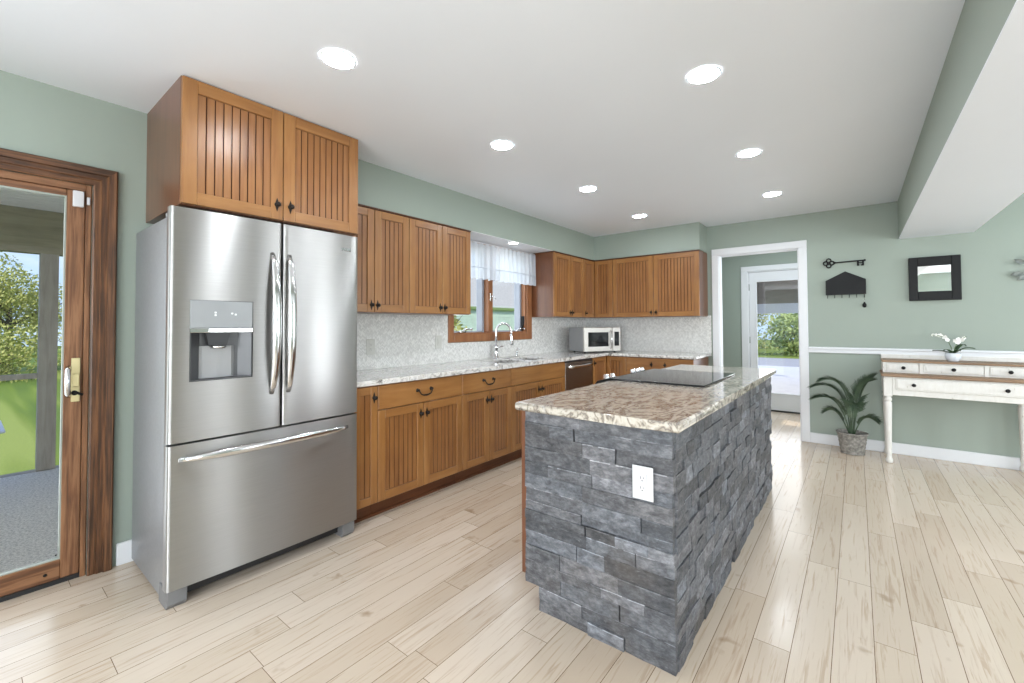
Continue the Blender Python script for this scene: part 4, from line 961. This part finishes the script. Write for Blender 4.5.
def orchid():
    t = thing('potted_orchid', 'small white orchid in a pale round pot on top of the desk', 'plant', (3.735, 5.43, .9165))
    b = MB(); b.lathe([(.030, 0), (.036, .004), (.050, .03), (.054, .055), (.050, .075), (.046, .074), (.044, .066), (.0, .064)], n=24); b.obj('pot', 'porcelain', t)
    b = MB(); b.lathe([(.0455, .062), (.03, .068), (.001, .07)], n=16); b.obj('soil', 'soil', t)
    rng = random.Random(4)
    for a, L_, up in ((0.15, .13, .05), (2.9, .12, .02), (.75, .12, .075), (-1.2, .09, .03), (3.9, .08, .03)):
        b = MB(); d = Vector((math.cos(a), math.sin(a), 0)); sd = Vector((-d.y, d.x, 0)); rows = []
        for k in range(8):
            u = k / 7; c = d * (.012 + L_ * u) + Vector((0, 0, .072 + up * math.sin(u * 2.2))); w = .019 * math.sin(PI * min(1, .12 + u * .88)) + .0015
            rows.append([b.b.verts.new(c + sd * w + Vector((0, 0, .006))), b.b.verts.new(c), b.b.verts.new(c - sd * w + Vector((0, 0, .006))), b.b.verts.new(c - Vector((0, 0, .002)))])
        for k in range(7):
            for q in range(4): f = b.b.faces.new((rows[k][q], rows[k][(q + 1) % 4], rows[k + 1][(q + 1) % 4], rows[k + 1][q])); f.smooth = True
        b.b.faces.new(rows[0][::-1]); b.b.faces.new(rows[-1]); b.obj('leaf', 'orchid_leaf', t)
    def flower(b, c, s, a, tilt):
        M_ = Matrix.Rotation(a, 3, 'Z') @ Matrix.Rotation(tilt, 3, 'X')
        for k in range(5):
            th = 2 * PI * k / 5; dd = Vector((math.cos(th), 0, math.sin(th))); ss = Vector((-math.sin(th), 0, math.cos(th))); pts = []
            for u, w in ((.08, .1), (.45, .42), (.8, .42), (1.0, .12)): pts.append((u, w))
            P = [dd * u * s + ss * w * s + Vector((0, -.22 * s * u, 0)) for u, w in pts] + [dd * u * s - ss * w * s + Vector((0, -.22 * s * u, 0)) for u, w in pts[::-1]]
            vs = [M_ @ p + Vector(c) for p in P]; bk = [v + M_ @ Vector((0, .0015, 0)) for v in vs]; b.face(vs); b.face(bk[::-1])
        b.ball(c, s * .22, n=6)
    stems = [[(0, 0, .07), (-.012, 0, .13), (-.03, 0, .18), (-.06, .0, .215), (-.10, .0, .23), (-.135, 0, .232)], [(.004, 0, .07), (.012, 0, .12), (.03, .005, .165), (.06, .005, .20), (.085, 0, .222)]]
    for sp in stems:
        b = MB(); b.tube(sp, .0026, 6); b.obj('flower_stem', 'stem', t)
    fl = [(-.05, -.005, .212), (-.078, .008, .228), (-.105, -.006, .234), (-.128, .004, .234), (-.035, -.01, .19), (.03, -.01, .17), (.045, .01, .18), (.055, -.012, .193), (.068, .006, .206), (.034, -.015, .195), (.018, -.008, .183)]
    for i, c in enumerate(fl):
        b = MB(); flower(b, c, .019 if i not in (2, 3) else .014, rng.uniform(-.9, .9), rng.uniform(-.4, .5)); b.obj('flower', 'petal', t)
orchid()
def palm():
    t = thing('potted_palm', 'small palm in a grey woven basket pot on the floor left of the desk', 'plant', (3.02, 5.372, 0))
    b = MB(); prof = []
    for k in range(13): u = k / 12; prof.append((.092 + .026 * u + .003 * math.sin(u * 2 * PI * 7), .008 + .182 * u))
    b.lathe([(.082, 0), (.096, .004)] + prof + [(.126, .194), (.126, .204), (.118, .207), (.112, .200), (.108, .17), (.0, .168)], n=32); b.obj('pot', 'basket', t)
    b = MB(); b.lathe([(.108, .172), (.07, .180), (.0, .182)], n=20); b.obj('soil', 'soil', t)
    rng = random.Random(9)
    def frond(pts, ll, n=22, droop=.4):
        b = MB(); P = [Vector(p) for p in pts]
        def bez(u):
            k = len(P) - 1; q = P[:]
            while len(q) > 1: q = [q[i].lerp(q[i + 1], u) for i in range(len(q) - 1)]
            return q[0]
        ctr = [bez(i / 20) for i in range(21)]; b.tube(ctr, [.006 - .0045 * i / 20 for i in range(21)], 6)
        n = int(n * 1.5)
        for k in range(n):
            u = .26 + .74 * k / (n - 1); c = bez(u); tn = (bez(min(1, u + .02)) - bez(u - .02)).normalized(); sd = tn.cross(Vector((0, 0, 1)));
            if sd.length < .2: sd = Vector((1, 0, 0))
            sd.normalize(); up = sd.cross(tn).normalized(); Lk = ll * 1.25 * (.45 + .9 * math.sin(PI * (.12 + .80 * (k / (n - 1))))) * rng.uniform(.85, 1.1)
            for s in (-1, 1):
                d = (sd * s * .62 + tn * .75 + up * .25).normalized(); w = d.cross(up).normalized() * .0075
                p1 = c + d * Lk * .5 + w + Vector((0, 0, -droop * Lk * .15)); p2 = c + d * Lk * .5 - w + Vector((0, 0, -droop * Lk * .15)); tip = c + d * Lk + Vector((0, 0, -droop * Lk * .6))
                lift = up * .0018
                b.face([c, p1, tip, p2]); b.face([c + lift, p2 + lift, tip, p1 + lift])
        b.obj('frond', 'palm', t)
    z0 = .18
    frond([(-.01, 0, z0), (-.0, -.01, .42), (-.02, -.02, .66), (-.12, -.05, .75), (-.23, -.08, .69)], .085)
    frond([(-.015, 0, z0), (-.02, .0, .40), (-.05, .03, .60), (-.16, .02, .69), (-.30, -.02, .62)], .085)
    frond([(-.02, 0, z0), (-.04, -.02, .36), (-.10, -.06, .54), (-.18, -.10, .57), (-.29, -.12, .515)], .08)
    frond([(-.02, .01, z0), (-.06, .02, .30), (-.11, .03, .40), (-.15, .03, .42), (-.20, .02, .38)], .07, 16)
    frond([(.01, 0, z0), (.03, -.0, .40), (.06, -.01, .58), (.11, -.03, .70), (.165, -.04, .745)], .11, 24, .2)
    frond([(.01, .01, z0), (.02, .02, .44), (.04, .04, .60), (.08, .05, .68), (.15, .05, .70)], .10, 22, .2)
    frond([(.015, 0, z0), (.05, -.03, .30), (.08, -.04, .37), (.12, -.05, .39), (.17, -.06, .345)], .075, 18)
    frond([(0, -.01, z0), (.0, -.03, .34), (.01, -.06, .48), (.02, -.10, .52), (.03, -.15, .47)], .075, 18)
palm()

# ------------------------------------------------------------------ wall ornaments on the far wall
YW = D - .0005
def iron_key():
    t = thing('iron_key', 'large black ornamental key hung flat above the envelope rack', 'wall ornament', (2.98, YW, 1.883))
    b = MB()
    def ring(cx, cz, r, tr):
        P = [(cx + r * math.cos(2 * PI * k / 18), -.014, cz + r * math.sin(2 * PI * k / 18)) for k in range(19)]; b.tube(P, tr, 8, cap=False)
    for cx, cz in ((-.150, 0), (-.098, 0), (-.124, .028), (-.124, -.028)): ring(cx, cz, .0185, .0065)
    ring(-.124, 0, .012, .006); b.box(-.126, -.122, -.012, 0, -.006, .006); bow = b.obj('bow', 'black', t)
    b = MB(); b.tube([(-.082, -.014, .0), (-.072, -.014, .0), (.165, -.014, .006)], [.011, .007, .007], 10); b.ball((-.076, -.014, 0), .012, n=10); b.ball((.167, -.014, .006), .010, n=10); b.obj('shank', 'black', t)
    b = MB()
    for x in (.106, .146): b.box(x, x + .016, -.02, -.008, -.044, .004, .002)
    b.box(.106, .124, -.02, -.008, -.046, -.034, .002); b.box(.138, .162, -.02, -.008, -.046, -.034, .002); b.box(.118, .15, -.02, -.008, -.020, -.012, .002); b.obj('bit', 'black', t)
iron_key()
def envelope():
    t = thing('envelope_rack', 'black envelope-shaped mail holder with key hooks below the ornamental key', 'letter rack', (2.99, YW, 1.55))
    b = MB(); b.prism([(-.163, 0), (.163, 0), (.163, .152), (0, .240), (-.163, .152)], 'y', -.006, 0, 0, .001); b.obj('back', 'black', t)
    b = MB(); b.prism([(-.163, 0), (.163, 0), (.163, .150), (0, .045), (-.163, .150)], 'y', -.038, -.034); b.box(-.163, -.160, -.034, -.006, 0, .15); b.box(.160, .163, -.034, -.006, 0, .15); b.box(-.163, .163, -.034, -.006, 0, .004)
    b.prism([(-.160, .004), (.160, .004), (0, .088)], 'y', -.041, -.038); b.obj('pocket', 'black', t)
    for k in range(6):
        x = -.148 + k * .0592; b = MB(); b.tube([(x, -.02, .001), (x, -.022, -.022), (x, -.028, -.032), (x, -.038, -.032), (x, -.042, -.022)], .0028, 6); b.obj('hook', 'black', t)
envelope()
def keyring():
    t = thing('key_fob', 'black key fob dangling from the last hook of the envelope rack', 'key ring', (2.99 + .148, YW - .034, 1.517))
    b = MB(); P = [(.0, .012 * math.cos(2 * PI * k / 14), -.013 + .012 * math.sin(2 * PI * k / 14)) for k in range(15)]; b.tube(P, .0016, 6, cap=False); b.tube([(0, 0, -.025), (0, 0, -.05)], .0015, 6); b.obj('ring', 'steel_plain', t)
    b = MB(); b.lathe([(.003, -.048), (.008, -.055), (.016, -.072), (.017, -.088), (.010, -.100), (.002, -.103)], n=12); b.obj('fob', 'black', t)
keyring()
def mirror():
    t = thing('wall_mirror', 'small rectangular mirror in a wide black frame above the desk', 'mirror', (3.645, YW, 1.67))
    b = MB(); W, Hh, w, h = .175, .2035, .112, .119
    for x0, x1, z0, z1 in ((-W, -w, -Hh, Hh), (w, W, -Hh, Hh), (-w, w, h, Hh), (-w, w, -Hh, -h)): b.box(x0, x1, -.034, -.001, z0, z1, .003)
    b.obj('frame', 'black', t)
    b = MB(); b.box(-w + .0005, w - .0005, -.016, -.010, -h + .0005, h - .0005); b.obj('glass', 'mirror', t)
mirror()
def metal_leaf():
    t = thing('metal_leaf_ornament', 'grey metal leaf spray on the wall, cut by the right edge of the picture', 'wall ornament', (4.22, YW, 1.71))
    b = MB(); b.tube([(-.02, -.012, -.06), (.0, -.018, .0), (.06, -.018, .09)], .004, 6); b.obj('twig', 'greymetal', t)
    for (x, z, a, L_) in ((-.02, .045, 2.5, .07), (-.03, -.03, 3.35, .075), (.0, -.05, 3.7, .08), (.05, .07, 2.2, .07), (.05, .03, -.3, .08), (.02, -.02, -.6, .08)):
        b = MB(); d = Vector((math.cos(a), 0, math.sin(a))); s = Vector((-d.z, 0, d.x)); P = []
        for u, w in ((0, .004), (.3, .019), (.6, .021), (.85, .010), (1, .001)): P.append((u, w))
        c = Vector((x, -.018, z)); f = [c + d * u * L_ + s * w + Vector((0, -.012 * math.sin(PI * u), 0)) for u, w in P] + [c + d * u * L_ - s * w + Vector((0, -.012 * math.sin(PI * u), 0)) for u, w in P[::-1]]
        b.face(f); b.face([v + Vector((0, .002, 0)) for v in f[::-1]]); b.obj('leaf', 'greymetal', t)
metal_leaf()

# ------------------------------------------------------------------ outside: screened porch by the patio door
b = MB(); b.box(-2.62, -.14, -4, 1.4, -.07, -.015, .0); struct('floor_porch', b, 'carpet')
b = MB()
for k in range(24): b.box(-2.75 + k * .1085, -2.75 + k * .1085 + .094, -4, 1.6, 2.30, 2.312)
b.box(-2.75, -.14, -4, 1.6, 2.31, 2.36); struct('ceiling_porch', b, make_wall('porch_beadboard', srgb(240, 240, 234)))
b = MB(); b.box(-2.72, -2.6, -4, 1.5, 1.91, 2.115); b.box(-2.68, -2.62, -4, 1.5, 2.115, 2.30); struct('trim_porch_header', b, 'porch_h')
for k, y in enumerate((.43, -1.0, -2.4)):
    b = MB(); b.box(-2.71, -2.6, y, y + .115, -.02, 1.91); struct('trim_porch_post' if k == 0 else 'trim_porch_post.%03d' % k, b, 'porch')
b = MB(); b.box(-2.68, -2.63, -4, .43, .80, .845); struct('trim_porch_rail', b, 'porch')
b = MB(); b.box(-2.70, -2.6, -4, 1.5, -.16, -.012); struct('trim_porch_sill', b, 'porch')
b = MB(); b.box(-2.6, -.14, .62, .70, -.02, 2.30); struct('wall_porch_end', b, 'porch')
# lawn, trees, neighbour's house, carport
b = MB(); b.box(-60, -2.7, -30, 60, -.65, -.60); b.box(-2.7, 60, 17.2, 70, -.65, -.60); o = struct('ground_lawn', b, 'grass')
b = MB(); b.box(-3, 8, YH + .12, 16.4, -.2, -.10); struct('ground_carport', b, 'concrete')
b = MB(); b.box(-2.5, 60, 19, 27, -.60, -.55); struct('ground_road', b, 'asphalt')
b = MB(); b.box(-3, 2.7, YH + .12, 13, 2.5, 2.6); struct('ceiling_carport', b, 'brown_soffit')
b = MB(); b.box(-3, 2.7, 12.9, 13, 1.53, 1.78); struct('trim_carport_fascia', b, 'white')
b = MB(); b.box(-3, 2.7, 12.9, 13, 1.78, 2.5); struct('trim_carport_gable', b, 'brown_soffit')
def tree(name, label, loc, h, r, mat, seed, trunk=.16, n=2600, group='trees beyond the lawn', ls=.16, low=.25):
    t = thing(name, label, 'tree' if name != 'shrub' else 'shrub', loc, 0, group); rng = random.Random(seed)
    b = MB(); b.tube([(0, 0, 0), (.05, .02, h * .3), (0, 0, h * .75)], [trunk, trunk * .75, trunk * .25], 8)
    for k in range(7):
        a = rng.uniform(0, 2 * PI); z = h * rng.uniform(.25, .6); rr = r * rng.uniform(.5, .9)
        b.tube([(0, 0, z), (math.cos(a) * rr * .5, math.sin(a) * rr * .5, z + h * .12), (math.cos(a) * rr, math.sin(a) * rr, z + h * .22)], [trunk * .4, trunk * .25, trunk * .08], 6)
    b.obj('trunk', 'bark', t)
    b = MB(); blobs = [(rng.uniform(-.55, .55) * r, rng.uniform(-.55, .55) * r, h * rng.uniform(low + .12, .86), r * rng.uniform(.35, .6)) for _ in range(14)]
    for k in range(n):
        bx, by, bz, br = rng.choice(blobs); d = Vector((rng.gauss(0, 1), rng.gauss(0, 1), rng.gauss(0, 1))).normalized() * br * rng.uniform(.55, 1.0)
        c = Vector((bx, by, max(.05, bz + d.z))) + Vector((d.x, d.y, 0)); u = Vector((rng.gauss(0, 1), rng.gauss(0, 1), rng.gauss(0, 1))).normalized(); v = u.orthogonal().normalized(); s = ls * rng.uniform(.6, 1.2)
        b.face([c - u * s, c + v * s * .6, c + u * s, c - v * s * .6])
    b.obj('crown', mat, t); return t
TR = [(-24, 1.2, 5.0, 2.3, 'leaf_yellow', 'yellow-green spring tree standing straight beyond the patio door lawn'), (-28, 6.2, 5.6, 2.6, 'leaf_green', 'green tree just right of the yellow-green one beyond the porch'), (-25, -4.2, 5.4, 2.4, 'leaf_green', 'leafy green tree left of the yellow-green one beyond the porch'),
      (-30, -10, 7, 3.0, 'leaf_yellow', 'tall yellow-green tree far left beyond the lawn'), (-30, 13, 6.5, 2.8, 'leaf_yellow', 'yellow-green tree farthest right behind the porch')]
for k, (x, y, h, r, mt, lab) in enumerate(TR): tree('leafy_tree', lab, (x, y, -.6), h, r, mt, 20 + k, low=.02, n=16000 if k < 1 else 7000, ls=.06 if k < 1 else .11)
for k, (x, y) in enumerate(((-20.3, .7), (-19.5, -3.2), (-21.5, 4.4))):
    tree('shrub', ['low yellow-green shrub at the foot of the spring tree beyond the lawn', 'low shrub nearest the porch, left of the spring tree', 'low shrub right of the spring tree beyond the lawn'][k], (x, y, -.6), 1.7, 1.5, 'leaf_yellow', 50 + k, .05, 2600, 'shrubs at the lawn edge', .07, 0)
FT = [(-3.9, 37, 6.5, 3.2, 'leaf_yellow', 'pale spring tree seen through left half of the front door glass'), (1.0, 41, 7, 3.2, 'leaf_green', 'green tree seen through right half of the front door glass'), (-9.5, 40, 7, 3.4, 'leaf_green', 'green tree beyond the road, left of the front door view'), (6.5, 39, 7, 3.2, 'leaf_yellow', 'yellow-green tree beyond the road, right of the front door view')]
for k, (x, y, h, r, mt, lab) in enumerate(FT): tree('leafy_tree', lab, (x, y, -.6), h, r, mt, 70 + k, group='trees across the road', n=9000, ls=.10, low=.02)
for k, x in enumerate((-6.6, -3.2, .2, 3.6)):
    tree('shrub', 'shrub of the green row on the far roadside' , (x, 31, -.6), 2.2, 1.6, 'leaf_green', 90 + k, .05, 1300, 'roadside shrubs', .14, 0)
tree('shrub', 'leafy yellow-green bush outside the sink window', (-5.6, 8.15, -.6), 2.9, .75, 'leaf_yellow', 120, .05, 900, 'bush outside the sink window', .07, .1)
def house():
    t = thing('neighbour_house', 'pale green sided building with grey roof outside the sink window', 'house', (-10, 16, -.6))
    b = MB()
    for k in range(22): z = k * .125; b.prism([(0, z), (.022, z), (.006, z + .125), (0, z + .125)], 'y', -7, 7)
    b.box(-6, 0, -7, 7, 0, 2.7); b.obj('wall', 'siding', t)
    b = MB(); b.prism([(.08, 2.62), (.08, 2.68), (-3.0, 4.9), (-6.1, 2.68), (-6.1, 2.62), (-3.0, 4.82)], 'y', -7.3, 7.3); b.obj('roof', 'shingle', t)
    b = MB(); b.box(.05, .13, -7.3, 7.3, 2.54, 2.68, .02); b.obj('gutter', 'gutter', t)
house()
def patio_table():
    t = thing('patio_table', 'white patio table top edge on the lawn beyond the porch', 'table', (-3.72, .03, -.6))
    b = MB(); b.box(-.4, .4, -.8, .25, .845, .868, .008); b.obj('table_top', 'white_plastic', t)
    b = MB(); b.box(-.36, .36, -.76, .21, .80, .844); b.obj('apron', 'black', t)
    for x in (-.30, .30):
        for y in (-.70, .0): b = MB(); b.tube([(x, y, 0), (x, y, .80)], .02, 8); b.obj('leg', 'black', t)
patio_table()
